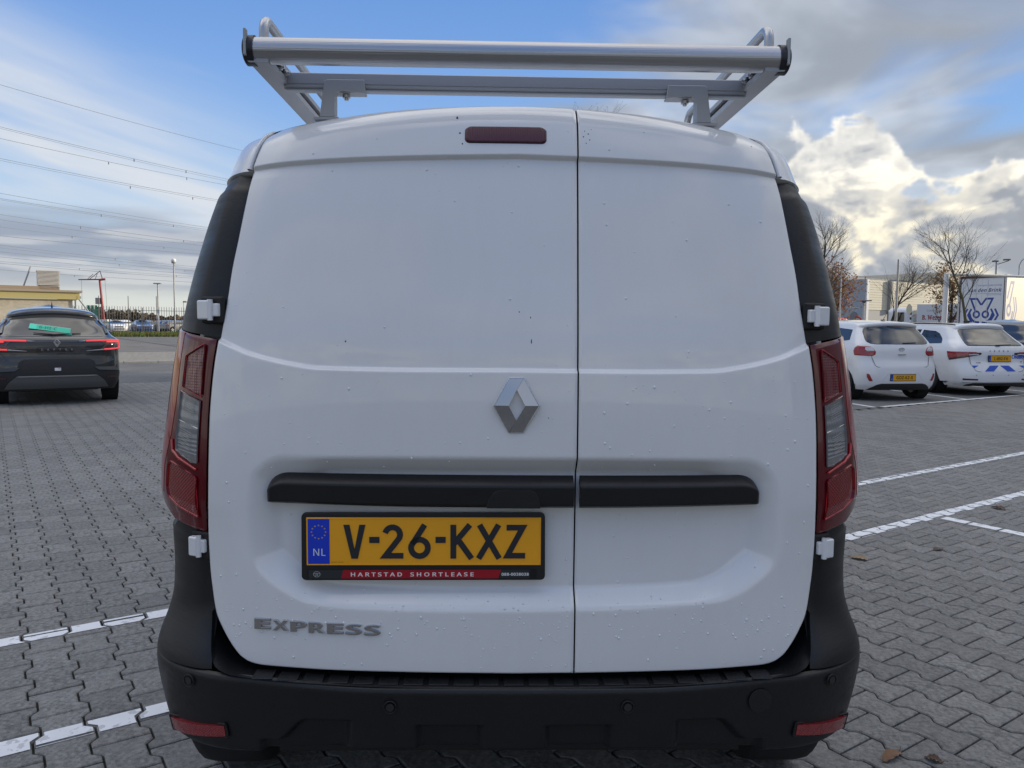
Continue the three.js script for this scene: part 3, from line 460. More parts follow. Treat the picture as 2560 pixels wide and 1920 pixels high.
{
  const PX = -.2015, PY = .8235, PZ = vz(0, .85) - .012;
  const holder = sub('plate_holder', VAN); holder.position.set(PX + .0, PY, PZ); holder.rotation.z = .004;
  const W = .535, top = .0615, bot = -.0865;
  const out = new THREE.Shape(); const rr = .010; out.moveTo(-W / 2 + rr, bot); out.lineTo(W / 2 - rr, bot); out.quadraticCurveTo(W / 2, bot, W / 2, bot + rr); out.lineTo(W / 2 - .001, top - rr); out.quadraticCurveTo(W / 2 - .001, top, W / 2 - rr, top); out.lineTo(-W / 2 + rr, top); out.quadraticCurveTo(-W / 2 + .001, top, -W / 2 + .001, top - rr); out.lineTo(-W / 2, bot + rr); out.quadraticCurveTo(-W / 2, bot, -W / 2 + rr, bot);
  part('holder_frame', new THREE.ExtrudeGeometry(out, { depth: .009, bevelEnabled: true, bevelSize: .0015, bevelThickness: .0015, bevelSegments: 2, curveSegments: 6 }), M(.012, .4), holder);
  const banner = canvas(1536, 74, (c, w, h) => { c.fillStyle = '#0d0f11'; c.fillRect(0, 0, w, h); c.fillStyle = '#2c3134'; c.fillRect(8, 2, 300, h - 4); c.fillStyle = '#2c3134'; c.fillRect(1290, 2, 200, h - 4); c.fillStyle = '#a30f22'; c.beginPath(); c.moveTo(240, 2); c.lineTo(1298, 2); c.lineTo(1280, h - 2); c.lineTo(222, h - 2); c.fill(); c.fillStyle = '#e9e7e6'; c.font = '44px sans-serif'; c.textBaseline = 'middle'; const t = 'HARTSTAD SHORTLEASE'; let x = 285; for (const ch of t) { c.save(); c.translate(x, h / 2 + 2); c.scale(1.22, 1); c.fillText(ch, 0, 0); c.lineWidth = 2; c.strokeStyle = '#e9e7e6'; c.strokeText(ch, 0, 0); c.restore(); x += ch === ' ' ? 38 : c.measureText(ch).width * 1.22 + 13.5; } c.font = 'bold 34px sans-serif'; c.fillText('088-0038038', 1300, h / 2 + 2, 186); c.strokeStyle = '#b9bdbe'; c.lineWidth = 3; c.beginPath(); c.arc(62, h / 2, 22, 0, 7); c.stroke(); c.beginPath(); c.arc(62, h / 2 + 2, 6, 0, 7); c.stroke(); c.beginPath(); c.moveTo(41, h / 2 - 2); c.quadraticCurveTo(62, h / 2 - 14, 83, h / 2 - 2); c.moveTo(57, h / 2 + 6); c.lineTo(52, h / 2 + 20); c.moveTo(67, h / 2 + 6); c.lineTo(72, h / 2 + 20); c.stroke(); });
  part('dealer_strip', bx(.505, .0205, .0012, -.003, -.0735, .0115), [black, black, black, black, new THREE.MeshPhysicalMaterial({ map: banner, roughness: .35 }), black], holder);
  const plate = sub('number_plate', VAN); plate.position.set(PX + .001, PY, PZ + .0112); plate.rotation.z = .004; plate.rotation.x = -.01;
  const amber = M([.93, .41, .010], .45);
  part('plate_sheet', rb(.516, .107, .002, 0, 0, 0, .006, 3), amber, plate);
  const rim = []; const hx = .2565, hy = .052; rim.push(rb(.510, .0022, .0016, 0, hy - .0006, .0012, .0008), rb(.510, .0022, .0016, 0, -hy + .0006, .0012, .0008), rb(.0022, .101, .0016, hx - .001, 0, .0012, .0008)); part('raised_edge', rim, amber, plate);
  const eu = canvas(192, 448, (c, w, h) => { c.fillStyle = '#0838c8'; c.fillRect(0, 0, w, h); c.fillStyle = '#c9a43a'; for (let k = 0; k < 12; k++) { const a = k / 12 * 6.2832, x = w / 2 + Math.sin(a) * 62, y = 130 - Math.cos(a) * 66; c.beginPath(); for (let q = 0; q < 10; q++) { const rr = q % 2 ? 4.6 : 11, b = q / 10 * 6.2832; c.lineTo(x + Math.sin(b) * rr, y - Math.cos(b) * rr); } c.fill(); } c.fillStyle = '#d9dde2'; c.font = '98px sans-serif'; c.textAlign = 'center'; c.fillText('NL', w / 2 + 2, 366); });
  part('country_band', bx(.0475, .1005, .0006, -.2310, .0002, .0013), [black, black, black, black, new THREE.MeshPhysicalMaterial({ map: eu, roughness: .45 }), black], plate);
  const ink = M([.014, .017, .022], .5); const h = .0745, b = -.0375, sw = .0115, dz = .0016;
  const glyph = { '-': [[[[0, h * .5], [.021, h * .5]]]], '2': [[[...arc(.0215, h - .0215, .0165, .0165, 165, -38, 12), [.0055, .0058], [.0445, .0058]]]], '6': [[[[.0345, h], [.0105, .036], ...arc(.0235, .0235, .0185, .0185, 150, 510, 26).slice(1)]]], K: [[[[.006, 0], [.006, h]]], [[[.042, h], [.008, .0335]]], [[[.017, .041], [.046, 0]]]], X: [[[[.003, h], [.046, 0]]], [[[.0445, h], [.001, 0]]]], Z: [[[[.004, h - .0058], [.039, h - .0058], [.0055, .0058], [.044, .0058]]]] };
  const spots = [['V', -.176], ['-', -.1195], ['2', -.0905], ['6', -.0335], ['-', .026], ['K', .0585], ['X', .1195], ['Z', .1785]];
  const vee = new THREE.ExtrudeGeometry(new THREE.Shape([[0, h], [.0122, h], [.0235, .0185], [.0348, h], [.047, h], [.0300, 0], [.0170, 0]].reverse().map(p => new THREE.Vector2(...p))), { depth: dz, bevelEnabled: true, bevelThickness: .0006, bevelSize: .0006, bevelSegments: 1 });
  for (const [ch, x] of spots) { const g = ch === 'V' ? [vee.translate(x, b, .0006)] : glyph[ch].map((st, i) => stroke(st[0], ch === '-' ? .0125 : sw, dz + i * .00015).translate(x, b + (ch === '-' ? .004 : 0), .0006)); part(ch === '-' ? 'plate_dash' : 'plate_character', g, ink, plate); }
  const num = canvas(256, 40, (c, w, hh) => { c.fillStyle = '#f6a800'; c.fillRect(0, 0, w, hh); c.fillStyle = '#6e4d0c'; c.font = '27px monospace'; c.fillText('6244518518', 6, 30); });
  part('serial_print', new THREE.PlaneGeometry(.042, .0062).translate(-.184, -.0465, .00125), new THREE.MeshPhysicalMaterial({ map: num, roughness: .45 }), plate);
}
// ---- corners: black pillar trim, tail lamps, white pillar tops, hinges (built for the right, mirrored for the left)
const END = .35 * .93, END2 = .35 * .985;
const both = (name, geo, m, parent = VAN, mk) => { for (const s of [1, -1]) { const o = part(name, s > 0 ? geo : mirrorGeo(geo), m, parent); if (mk) mk(o, s); } };
{
  const rows = (y0, y1, n, f) => { const o = []; for (let i = 0; i <= n; i++) o.push(f(lerp(y0, y1, i / n))); return o; };
  // pillar trim
  const inner = rows(1.268, 1.652, 30, y => vX(vEdge(y) + .006, y)), outer = rows(1.302, 1.628, 30, y => [END2, y]);
  const ridge = (u, v) => { const uu = lerp(.20, .16, v); const base = u < uu ? lerp(-.020, .004, Math.pow(u / uu, .8)) : .004; const step = .006 * sstep(.955, .90, v + u * .03); return base + step - .006; };
  both('pillar_trim', panel(vP, inner, outer, 40, 60, ridge, { skirt: .02, uv: p => [p[0] * 4 + p[2] * 4, p[1] * 4] }), blackPlastic);
  // white pillar top and side of the roof
  const inn = rows(1.656, 1.774, 16, y => vX(Math.min(vEdge(y) + .006, vWf(y) * .93), y)), out2 = rows(1.632, 1.760, 16, y => [END2, y]);
  both('pillar_top', panel(vP, inn, out2, 24, 20, (u, v) => .004 - .010 * Math.exp(-u * 14), { skirt: .02 }), paintWhite);
  const lipPts = rows(1.655, 1.772, 8, y => { const x = Math.min(vEdge(y) + .011, vWf(y) * .93); return [x, y, vz(x, y) + .004]; }); both('gutter_bead', tube(lipPts, .0065, 24, 8), paintWhite);
  // tail lamp
  const lampL = [[.826], [.86], [.90], [.95], [1.0], [1.08], [1.15], [1.21], [1.262]].map(([y]) => vX(vEdge(y) + .008, y));
  const lampR = [.842, .862, .905, .96, 1.02, 1.10, 1.17, 1.24, 1.300].map((y, i) => [i === 0 ? .35 * kOf(.905) : i === 1 ? .35 * kOf(.935) : END, y]);
  for (const sd of [1, -1]) {
    const L = sub('tail_light', VAN); const fit = g => sd > 0 ? g : mirrorGeo(g);
    part('lens', fit(panel(vP, lampL, lampR, 40, 70, (u, v) => .008 - .004 * Math.exp(-u * 12), { skirt: .03, bevel: .004, wu: .2, wv: .46 })), redDeep, L);
    const S = (sx, y) => [.35 * kOf(sx), y];
    // clear outer flank of the lens, brighter red
    part('side_marker', fit(panel(vP, [.90, .97, 1.04, 1.12, 1.20, 1.275].map((y, i) => S([.937, .932, .915, .912, .915, .918][i], y)), [.905, .97, 1.04, 1.12, 1.21, 1.285].map(y => [END - .004, y]), 10, 30, .0088, { skirt: .003 })), redLens, L);
    const upper = [[S(.888, 1.152), S(.822, 1.136)], [S(.889, 1.19), S(.826, 1.19)], [S(.890, 1.222), S(.829, 1.238)], [S(.868, 1.233), S(.831, 1.249)]];
    part('indicator_lens', fit(panel(vP, upper.map(a => a[0]), upper.map(a => a[1]), 14, 20, .0088, { skirt: .004 })), M([.13, .008, .016], .12, { clearcoat: 1, bumpMap: noiseTex(64, (i, j) => .5 + .25 * Math.sin(i / 64 * 25.13) + .25 * Math.sin(j / 64 * 25.13), [40, 40]), bumpScale: .0012 }), L);
    const line = (pts, name, r, m, o = .0095) => { const p3 = pts.map(([sx, y]) => { const q = vP(y, .35 * kOf(sx)); return [q[0] + o * .75, q[1], q[2] + o * .75]; }); part(name, fit(merge(p3.slice(0, -1).map((p, i) => rod(p, p3[i + 1], r, r, 6)))), m, L); };
    line([[.888, 1.152], [.890, 1.222], [.868, 1.236], [.833, 1.252], [.829, 1.238], [.822, 1.133], [.888, 1.152]], 'light_outline', .0011, redLine);
    const cl = [[S(.83, .986), S(.814, .984)], [S(.862, .996), S(.814, .99)], [S(.884, 1.010), S(.815, 1.0)], [S(.889, 1.04), S(.818, 1.04)], [S(.892, 1.141), S(.824, 1.123)]];
    part('reversing_light', fit(panel(vP, cl.map(a => a[0]), cl.map(a => a[1]), 14, 40, .0088, { skirt: .004, uv: (p, u, v) => [u, v] })), M([.22, .225, .23], .10, { clearcoat: 1, clearcoatRoughness: .02, bumpMap: noiseTex(128, (i, j) => .5 + .5 * Math.sin(j / 128 * 6.283 * 16) * (Math.floor(i / 8) % 2 ? .6 : 1)), bumpScale: .0025 }), L);
    line([[.83, .984], [.886, 1.008], [.890, 1.03], [.893, 1.143], [.824, 1.122], [.813, .984], [.83, .984]], 'bright_edge', .0009, M([.45, .30, .30], .25, { metalness: .6 }));
    line([[.889, 1.077], [.819, 1.061]], 'bright_edge', .0011, chrome);
    for (const [y0, n] of [[1.092, 7], [1.012, 9]]) for (let k = 0; k < n; k++) line([[.838, y0 + k * .0048 - .002], [.878, y0 + k * .0048 + .009]], 'lens_rib', .0006, M([.30, .31, .32], .2, { metalness: .5 }));
    const lo = [[S(.822, .862), S(.816, .860)], [S(.872, .879), S(.815, .88)], [S(.908, .897), S(.815, .90)], [S(.915, .918), S(.814, .92)], [S(.911, .970), S(.812, .947)], [S(.902, .979), S(.817, .954)]];
    part('fog_lens', fit(panel(vP, lo.map(a => a[0]), lo.map(a => a[1]), 16, 24, .0088, { skirt: .004 })), M([.20, .006, .010], .12, { clearcoat: 1, bumpMap: noiseTex(64, (i, j) => .5 + .5 * Math.sin(j / 64 * 6.283 * 4) * Math.sin(i / 64 * 6.283 * 4), [30, 30]), bumpScale: .0012 }), L);
    line([[.816, .861], [.874, .878], [.910, .898], [.916, .918], [.912, .97], [.902, .980], [.817, .954], [.812, .947], [.816, .861]], 'light_outline', .0011, redLine);
    line([[.906, 1.03], [.899, 1.005], [.872, .990], [.812, .969]], 'light_bar', .0032, M([.50, .012, .018], .15, { clearcoat: 1 }));
  }
  // hinges
  for (const [x0, x1, y0, y1] of [[.660, .712, 1.305, 1.352], [.692, .730, .771, .819]]) for (const sd of [1, -1]) {
    const Hn = sub('hinge', VAN), xm = (x0 + x1) / 2, w = x1 - x0, h = y1 - y0, ym = (y0 + y1) / 2, z = vz(xm, ym);
    Hn.position.set(sd * xm, ym, z); Hn.rotation.y = sd * .42;
    part('hinge_pocket', rb(w + .014, h + .014, .012, 0, 0, .003, .006), black, Hn);
    part('hinge_plate', [rb(w * .66, h * .92, .018, sd * w * .17, 0, .018, .004, 3)], paintWhite, Hn);
    part('hinge_arm', [rb(w * .5, h * .62, .012, -sd * w * .25, 0, .012, .003, 3)], paintWhite, Hn);
    part('hinge_knuckle', [cy(.0062, .0062, h * 1.0, -sd * w * .12, 0, .019, 16)], paintWhite, Hn);
  }
}
// ---- bumper: upper corners, step with pads, lower face with pressed openings
{
  const B = sub('rear_bumper', VAN);
  const flare = Y => .050 * Math.pow(sstep(.665, .525, Y), 1.3);
  const bP = (Y, s) => { const p = vP(Y, s); return [p[0], p[1], p[2] + flare(Y)]; };
  const bX = vX, rows = (y0, y1, n, f) => { const o = []; for (let i = 0; i <= n; i++) o.push(f(lerp(y0, y1, i / n))); return o; };
  const inn = rows(.530, .822, 24, y => bX(Math.max(.6815, vEdge(y) + .008) - .004 * sstep(.6, .53, y), y));
  const out = rows(.522, .842, 24, (y) => y > .815 ? [.35 * kOf(lerp(.94, .905, (y - .815) / .027)), y] : [END2, y]);
  both('corner_cover', panel(bP, inn, out, 36, 40, (u, v) => -.010 * Math.exp(-u * 22), { skirt: .03, uv: p => [p[0] * 4 + p[2] * 4, p[1] * 4] }), blackPlastic, B);
  // lower face
  const lipY = x => lerp(.5125, .531, sstep(.30, .66, Math.abs(x))), lipZ = x => { const a = Math.abs(x); return .056 - .012 * Math.pow(a / .6, 2) ; };
  const botY = x => .362 - .03 * sstep(.2, .86, Math.abs(x));
  const cut = (x, y) => { let d = 0; const a = Math.abs(x); for (const [c, w, t] of [[.142, .074, .428], [.435, .078, .436]]) { const left = t > .43 && a > c ? sstep(0, .07, a - c - w * .25) * .055 : 0; const dx = w - Math.abs(a - c) + (t > .43 && a > c ? .05 : 0), dy = t - left - y; const m = Math.min(dx, dy); d = Math.max(d, sstep(0, .012, m)); } return -.020 * d; };
  const face = (u, v) => { const k = (u * 2 - 1), q = Math.abs(k) * .985, sg = Math.sign(k) || 1; const [a, bz] = secAt(q); const yt0 = lerp(.5125, .526, sstep(.28, .62, a * .885)), yy = lerp(botY(a * .885), yt0, v); const w = lerp(vWf(yy), .885, .0), x = w * a; const round = .012 * (1 - Math.sqrt(1 - Math.pow(clamp((v - .9) / .1), 2))) + .014 * (1 - Math.sqrt(1 - Math.pow(clamp((.08 - v) / .08), 2))); const bulge = .056 - .05 * (1 - sstep(0, .09, .56 - yy)) * 0 - .016 * (1 - v) ; return [sg * x, yy, bz + bulge - .006 * sstep(.7, .95, a) - round + cut(x, yy)]; };
  part('bumper_face', grid(280, 56, face, { skirt: .05, uv: p => [p[0] * 4, p[1] * 4] }), blackPlastic, B);
  // step surface between door edge and lip, sweeping up at both ends
  const inner = t => { const pts = [[0, .508, -.03], [.30, .510, -.034], [.50, .512, -.046], [.58, .516, -.055], [.635, .536, -.066], [.672, .585, -.078], [.690, .645, -.086]]; return pts[0] && poly3(pts, t); };
  const outer = t => { const pts = [[0, .5105, .048], [.30, .513, .044], [.50, .520, .034], [.58, .525, .026], [.635, .530, .014], [.668, .545, -.004], [.684, .645, -.046]]; return poly3(pts, t); };
  function poly3(p, t) { const cv = poly3.c.get(p[0][2]) || new THREE.CatmullRomCurve3(p.map(q => new THREE.Vector3(...q)), false, 'centripetal'); poly3.c.set(p[0][2], cv); return cv.getPoint(clamp(t)); }
  poly3.c = new Map();
  part('step', grid(160, 10, (u, v) => { const k = u * 2 - 1, sg = Math.sign(k) || 1, a = inner(Math.abs(k)), b = outer(Math.abs(k)); return [sg * lerp(a.x, b.x, v), lerp(a.y, b.y, v), lerp(a.z, b.z, v)]; }, { flip: true, uv: p => [p[0] * 4, p[2] * 4] }), blackPlastic, B);
  const pg = rb(.0445, .0035, .046, 0, 0, 0, .0015);
  for (let k = -10; k <= 10; k++) { const x = k * .0553, o = part('step_pad', pg, blackPlastic, B); o.position.set(x, .5115 + .014 * Math.pow(Math.abs(x) / .58, 3), .012 - .02 * x * x); o.rotation.z = Math.sign(x) * .035 * Math.pow(Math.abs(x) / .58, 2); o.rotation.y = x * -.06; }
  // reflectors
  const rw = (sx, y, o) => { const [a, bz] = [sx, secAt(kOf(sx))[1]]; return [vWf(y) * a, y, bz + .045 + o]; };
  const rg = grid(16, 6, (u, v) => { const sx = lerp(.735, .915, u), y = lerp(lerp(.379, .351, u), lerp(.403, .380, u), v); const q = rw(sx, y, .0); return [q[0], q[1], q[2] - .006]; }, { skirt: .02 });
  both('reflector', rg.translate(0, .003, .012), M([.24, .010, .016], .2, { clearcoat: 1, bumpMap: noiseTex(64, (i, j) => .5 + .5 * Math.sin(j / 64 * 25) * Math.sin(i / 64 * 25), [40, 40]), bumpScale: .001 }), B);
  const rim = []; const c4 = [[.730, .376, .0], [.730, .406, .0], [.918, .383, .0], [.918, .348, .0]].map(([s, y]) => { const q = rw(s, y, .004); return [q[0], q[1] + .003, q[2]]; }); for (let i = 0; i < 4; i++) rim.push(rod(c4[i], c4[(i + 1) % 4], .003, .003, 6)); both('reflector_frame', merge(rim), blackPlastic, B);
  // parking sensors and towing-eye cover
  for (const [x, y] of [[-.727, .50], [-.269, .471], [.249, .471], [.727, .50]]) { const a = Math.abs(x) > .6, z = a ? -.014 : .052, o = sub('parking_sensor', VAN); o.position.set(x, y, z); o.rotation.y = a ? Math.sign(x) * .42 : 0; part('sensor_ring', new THREE.TorusGeometry(.0135, .0016, 8, 28), blackPlastic, o); part('sensor_disc', new THREE.CylinderGeometry(.0085, .0085, .004, 24).rotateX(Math.PI / 2), M(.02, .4), o); }
  const tow = part('towing_cover', [new THREE.TorusGeometry(.0265, .0009, 6, 40), new THREE.CylinderGeometry(.0262, .0262, .002, 36).rotateX(Math.PI / 2)], blackPlastic, B); tow.position.set(.548, .474, .031); tow.rotation.y = .12;
}
// ---- body shell, roof, sides, front end
{
  const sg = []; const rearZ = -.36;
  const archB = [[-.63, .30, .365], [-3.50, .30, .365]];
  const topAt = z => table([-4.3, -4.15, -3.45, -2.55, -2.3, 0], [.82, .92, 1.10, 1.70, 1.758, 1.762])(z);
  const side = grid(120, 40, (u, v) => { const z = lerp(rearZ, -4.22, u); let b = .30; for (const [zw, yw, R] of archB) { const d = Math.abs(z - zw); if (d < R) b = Math.max(b, yw + Math.sqrt(R * R - d * d)); } const t = topAt(z), y = lerp(b, Math.max(t, b + .02), v); const nose = 1 - .12 * sstep(-3.7, -4.22, z); return [vWf(Math.min(y, 1.785)) * .998 * nose, y, z + (y > 1.0 && u < .02 ? zcT(y) : 0)]; }, { skirt: .02 });
  both('side_panel', side, paintWhite);
  part('roof', grid(60, 70, (u, v) => { const k = u * 2 - 1, z = v < .15 ? lerp(-.168, -.40, v / .15) : lerp(-.40, -4.24, (v - .15) / .85), t = topAt(z), full = z > -2.4; const w = full ? .664 : vWf(Math.min(t, 1.785)) * (1 - .12 * sstep(-3.7, -4.22, z)), x = k * w, a = Math.abs(x); const y = full ? 1.828 - .024 * Math.exp((z + .168) / .09) - .13 * x * x - .25 * Math.pow(Math.max(0, a - .56), 2) : t + lerp(.06, .03, sstep(-2.4, -4, z)) * (1 - k * k); const dz = secAt(kOf(Math.min(a / .70, .985)))[1]; return [x, y, z + (full ? dz * Math.exp((z + .168) / .35) : 0)]; }), paintWhite, VAN);
  part('front_panel', grid(30, 20, (u, v) => { const k = u * 2 - 1, y = lerp(.25, .84, v); return [k * .76, y, -4.22 - .10 * (1 - k * k)]; }), paintWhite, VAN);
  part('underbody', [bx(1.16, .20, 3.9, 0, .33, -2.15), bx(.5, .06, .5, 0, .25, -.55)], black, VAN);
  both('side_window', grid(12, 8, (u, v) => { const y = lerp(1.12, 1.55, v), z = lerp(-2.15, lerp(-3.15, -2.72, v), u); return [vWf(y) * .998 + .004, y, z]; }, { skirt: .004 }), glassDark);
  part('windscreen', grid(20, 10, (u, v) => { const k = u * 2 - 1, z = lerp(-3.40, -2.62, v), t = topAt(z); return [k * vWf(Math.min(t, 1.785)) * .92, t + .012 + .05 * (1 - k * k), z - .01]; }), glassDark, VAN);
  both('door_mirror', rb(.17, .22, .11, .99, 1.16, -2.92, .04, 4), blackPlastic);
  both('side_rubbing_strip', grid(40, 4, (u, v) => { const z = lerp(-1.2, -3.05, u), y = lerp(.46, .58, v); return [vWf(y) + .010 * Math.sin(Math.PI * v), y, z]; }, { skirt: .012 }), blackPlastic);
  both('arch_flare', tube(arc(-.63, .30, .375, .375, -5, 185, 24).map(([z, y]) => [.845, y, z]), .018, 40, 8), blackPlastic);
  for (const x of [-.772, .772]) { wheel(VAN, x, .312, -.63, .312, .20, .20); wheel(VAN, x, .312, -3.50, .312, .195, .20); }
  both('wheel_liner', new THREE.CylinderGeometry(.36, .36, .34, 24, 1, true, 0, Math.PI).rotateZ(Math.PI / 2).rotateX(-Math.PI / 2 + Math.PI / 2).translate(.68, .30, -.63), M(.012, .9, { side: THREE.DoubleSide }));
}

// ---------------------------------------------------------------- roof rack
{
  const RK = thing('roof_rack', 'aluminium roof rack with a rear roller tube on the van roof', 'roof rack', 0.010, 0, -1.67, 1.3 * D2R);
  const tb = sub('loading_roller', RK);
  part('roller_tube', new THREE.CylinderGeometry(.0288, .0288, 1.178, 40, 1).rotateZ(Math.PI / 2).translate(0, 1.908, -.118), M([.47, .475, .49], .30, { metalness: 1, anisotropy: .5, bumpMap: noiseTex(128, (i, j, n) => .5 + .5 * vnoise(i * .9, j * .03, 2), [2, 1]), bumpScale: .0003 }), tb);
  const eg = []; for (const s of [-1, 1]) { const c = sub('end_cap', RK); part('cap_disc', [new THREE.CylinderGeometry(.0325, .0325, .020, 32).rotateZ(Math.PI / 2).translate(s * .598, 1.9075, -.118), new THREE.SphereGeometry(.0325, 24, 12, 0, 6.3, 0, Math.PI / 2).scale(1, .32, 1).rotateZ(-s * Math.PI / 2).translate(s * .606, 1.9075, -.118)], M([.012, .014, .022], .4), c); part('cap_plate', rb(.006, .058, .016, s * .6035, 1.917, -.092, .002), galv, c); }
  for (const s of [-1, 1]) {
    const R = sub('side_rail', RK), prof = new THREE.Shape(); const x0 = .556, x1 = .604, y0 = 1.878, y1 = 1.918;
    // extruded section with a slot along the inner side
    for (const [i, p] of [[x0, y0], [x1 - .004, y0], [x1, y0 + .004], [x1, y1], [x0, y1], [x0, y1 - .012], [x0 + .012, y1 - .012], [x0 + .012, y0 + .013], [x0, y0 + .013]].entries()) i ? prof.lineTo(s * p[0], p[1]) : prof.moveTo(s * p[0], p[1]);
    part('rail_section', new THREE.ExtrudeGeometry(prof, { depth: 2.35, bevelEnabled: false }).translate(0, 0, -2.45), aluMatt, R);
    part('slot_lining', bx(.003, .013, 2.3, s * (x0 + .0105), 1.8985, -1.28), black, R);
    for (const z of [-.155, -.195, -.24]) part('bolt', [new THREE.CylinderGeometry(.0085, .0085, .007, 6).rotateZ(Math.PI / 2).translate(s * (x0 - .001), 1.8985, z), new THREE.CylinderGeometry(.0045, .0045, .013, 10).rotateZ(Math.PI / 2).translate(s * (x0 - .004), 1.8985, z)], steel, R);
    // raised hand rail
    const zf = -.92, yt = 1.9935, x = s * .5795, pts = [[x, 1.905, -.150], [x, 1.955, -.150]]; for (let k = 0; k <= 6; k++) { const a = k / 6 * Math.PI / 2; pts.push([x, yt - .034 + .034 * Math.sin(a), -.150 - .034 + .034 * Math.cos(a)]); } for (const z of [-.25, -.45, -.65]) pts.push([x, yt, z]); for (let k = 0; k <= 6; k++) { const a = k / 6 * Math.PI / 2; pts.push([x, yt - .05 + .05 * Math.cos(a), zf + .05 - .05 * Math.sin(a)]); } pts.push([x, 1.92, zf], [x, 1.90, zf]);
    part('hand_rail', tube(pts, .0112, 160, 14, false, .2), alu, RK);
    for (const z of [-1.35]) { const p2 = pts.map(p => [p[0], p[1], p[2] - .95]); part('hand_rail', tube(p2, .0112, 120, 12, false, .2), alu, RK); }
  }
  for (const z of [-.272, -1.15, -2.05]) {
    const cb = sub('cross_bar', RK), p = new THREE.Shape(); const h = .0395, d = .034; for (const [i, q] of [[-d / 2, 0], [d / 2 - .005, 0], [d / 2, .006], [d / 2, .011], [d / 2 - .0015, .0125], [d / 2, .014], [d / 2, h - .002], [d / 2 - .002, h], [-d / 2, h]].entries()) i ? p.lineTo(-q[0], q[1]) : p.moveTo(-q[0], q[1]);
    part('bar_section', new THREE.ExtrudeGeometry(p, { depth: 1.128, bevelEnabled: false }).rotateY(Math.PI / 2).translate(-.564, 1.8665, z), M([.37, .38, .40], .45, { metalness: .4 }), cb);
    part('bar_lower_lip', bx(1.12, .003, .010, 0, 1.8655, z + .012), galv, cb);
    for (const s of [-1, 1]) {
      const F = sub('mounting_foot', RK);
      const sh = new THREE.Shape(); for (const [i, q] of [[.475, 1.800], [.4635, 1.883], [.458, 1.8865], [.370, 1.8865], [.366, 1.858], [.425, 1.862], [.434, 1.858], [.4405, 1.846], [.4425, 1.800]].entries()) i ? sh.lineTo(s * q[0], q[1]) : sh.moveTo(s * q[0], q[1]);
      part('foot_bracket', new THREE.ExtrudeGeometry(sh, { depth: .006, bevelEnabled: true, bevelSize: .001, bevelThickness: .001, bevelSegments: 1 }).translate(0, 0, z + .021), M([.38, .39, .41], .5, { metalness: .3 }), F);
      part('foot_flange', [bx(.098, .004, .036, s * .417, 1.8605, z + .004), bx(.005, .075, .034, s * .4435, 1.822, z + .006), bx(.06, .006, .06, s * .46, 1.795, z)], M([.38, .39, .41], .5, { metalness: .3 }), F);
      part('bolt', [cy(.010, .010, .007, s * .415, 1.853, z + .006, 6), cy(.005, .005, .012, s * .415, 1.850, z + .006, 8)], steel, F);
    }
  }
  part('front_cross_tube', new THREE.CylinderGeometry(.02, .02, 1.15, 20).rotateZ(Math.PI / 2).translate(0, 1.90, -2.42), alu, RK);
}

// ---------------------------------------------------------------- other vehicles
const carWhite = M([0.78, 0.79, 0.80], 0.35, { clearcoat: 1, clearcoatRoughness: 0.04 });
const carBlack = M([0.012, 0.013, 0.016], 0.25, { clearcoat: 1, clearcoatRoughness: 0.03 });
const carNavy = M([0.014, 0.020, 0.034], 0.28, { clearcoat: 1, clearcoatRoughness: 0.04 });
const carSilver = M([0.42, 0.43, 0.45], 0.32, { metalness: 0.5, clearcoat: 1, clearcoatRoughness: 0.05 });
const carGrey = M([0.16, 0.165, 0.17], 0.32, { metalness: 0.3, clearcoat: 1, clearcoatRoughness: 0.05 });
const carBlue = M([0.03, 0.07, 0.20], 0.3, { clearcoat: 1, clearcoatRoughness: 0.05 });
const lampClear = M([0.62, 0.62, 0.63], 0.12, { clearcoat: 1 });
const lampRed = M([0.30, 0.012, 0.02], 0.12, { clearcoat: 1, clearcoatRoughness: 0.02 });
const lampDark = M([0.05, 0.006, 0.01], 0.12, { clearcoat: 1 });
const seamM = M(0.03, 0.7);
function shell(B, spec, parent, m, nS = 140) {
  const rows = []; for (let i = 0; i < spec.Y.length - 1; i++) { const n = spec.sub || 3; for (let k = 0; k < n; k++) rows.push(lerp(spec.Y[i], spec.Y[i + 1], k / n)); } rows.push(spec.Y[spec.Y.length - 1]);
  const y0 = spec.Y[0], belt = spec.belt, top = rows[rows.length - 1], zc = (B.R(top) + B.F(top)) / 2;
  const ss = []; { const N = nS / 2; for (let i = -N; i <= N; i++) { const t = i / N; ss.push(t); } }
  const g = grid(ss.length - 1, rows.length, (u, v) => {
    const s = ss[Math.round(u * (ss.length - 1))], ri = Math.round(v * rows.length); if (ri === rows.length) return [0, top + .004, zc];
    let Y = rows[ri], p = B.P(Y, s); let b = y0; for (const [zw, yw, R] of spec.arch) { const d = Math.abs(p[2] - zw); if (d < R && Math.abs(s) > .3 && Math.abs(s) < .72) b = Math.max(b, yw + Math.sqrt(R * R - d * d)); }
    if (b > y0 && Y < belt) { Y = lerp(b, belt, (Y - y0) / (belt - y0)); const q = B.P(Y, s); p = [q[0], q[1], p[2]]; }
    return p;
  });
  part('body', g, m, parent);
  part('underbody', bx(spec.W[0] * 1.36, .30, -spec.F[2] - .35, 0, .36, spec.F[2] / 2), black, parent);
  for (const [zw, yw, R] of spec.arch) for (const sg of [-1, 1]) part('wheel_arch', new THREE.CylinderGeometry(R + .004, R + .004, .24, 24, 1, true, -Math.PI / 2, Math.PI).rotateZ(Math.PI / 2).rotateX(0).translate(sg * (spec.W[2] - .13), yw, zw), M(.01, .95, { side: THREE.DoubleSide }), parent);
}
const pair = (P, a, b, nu, nv, off, o) => { const g = panel(P, a, b, nu, nv, off, o); return [g, mirrorGeo(g)]; };
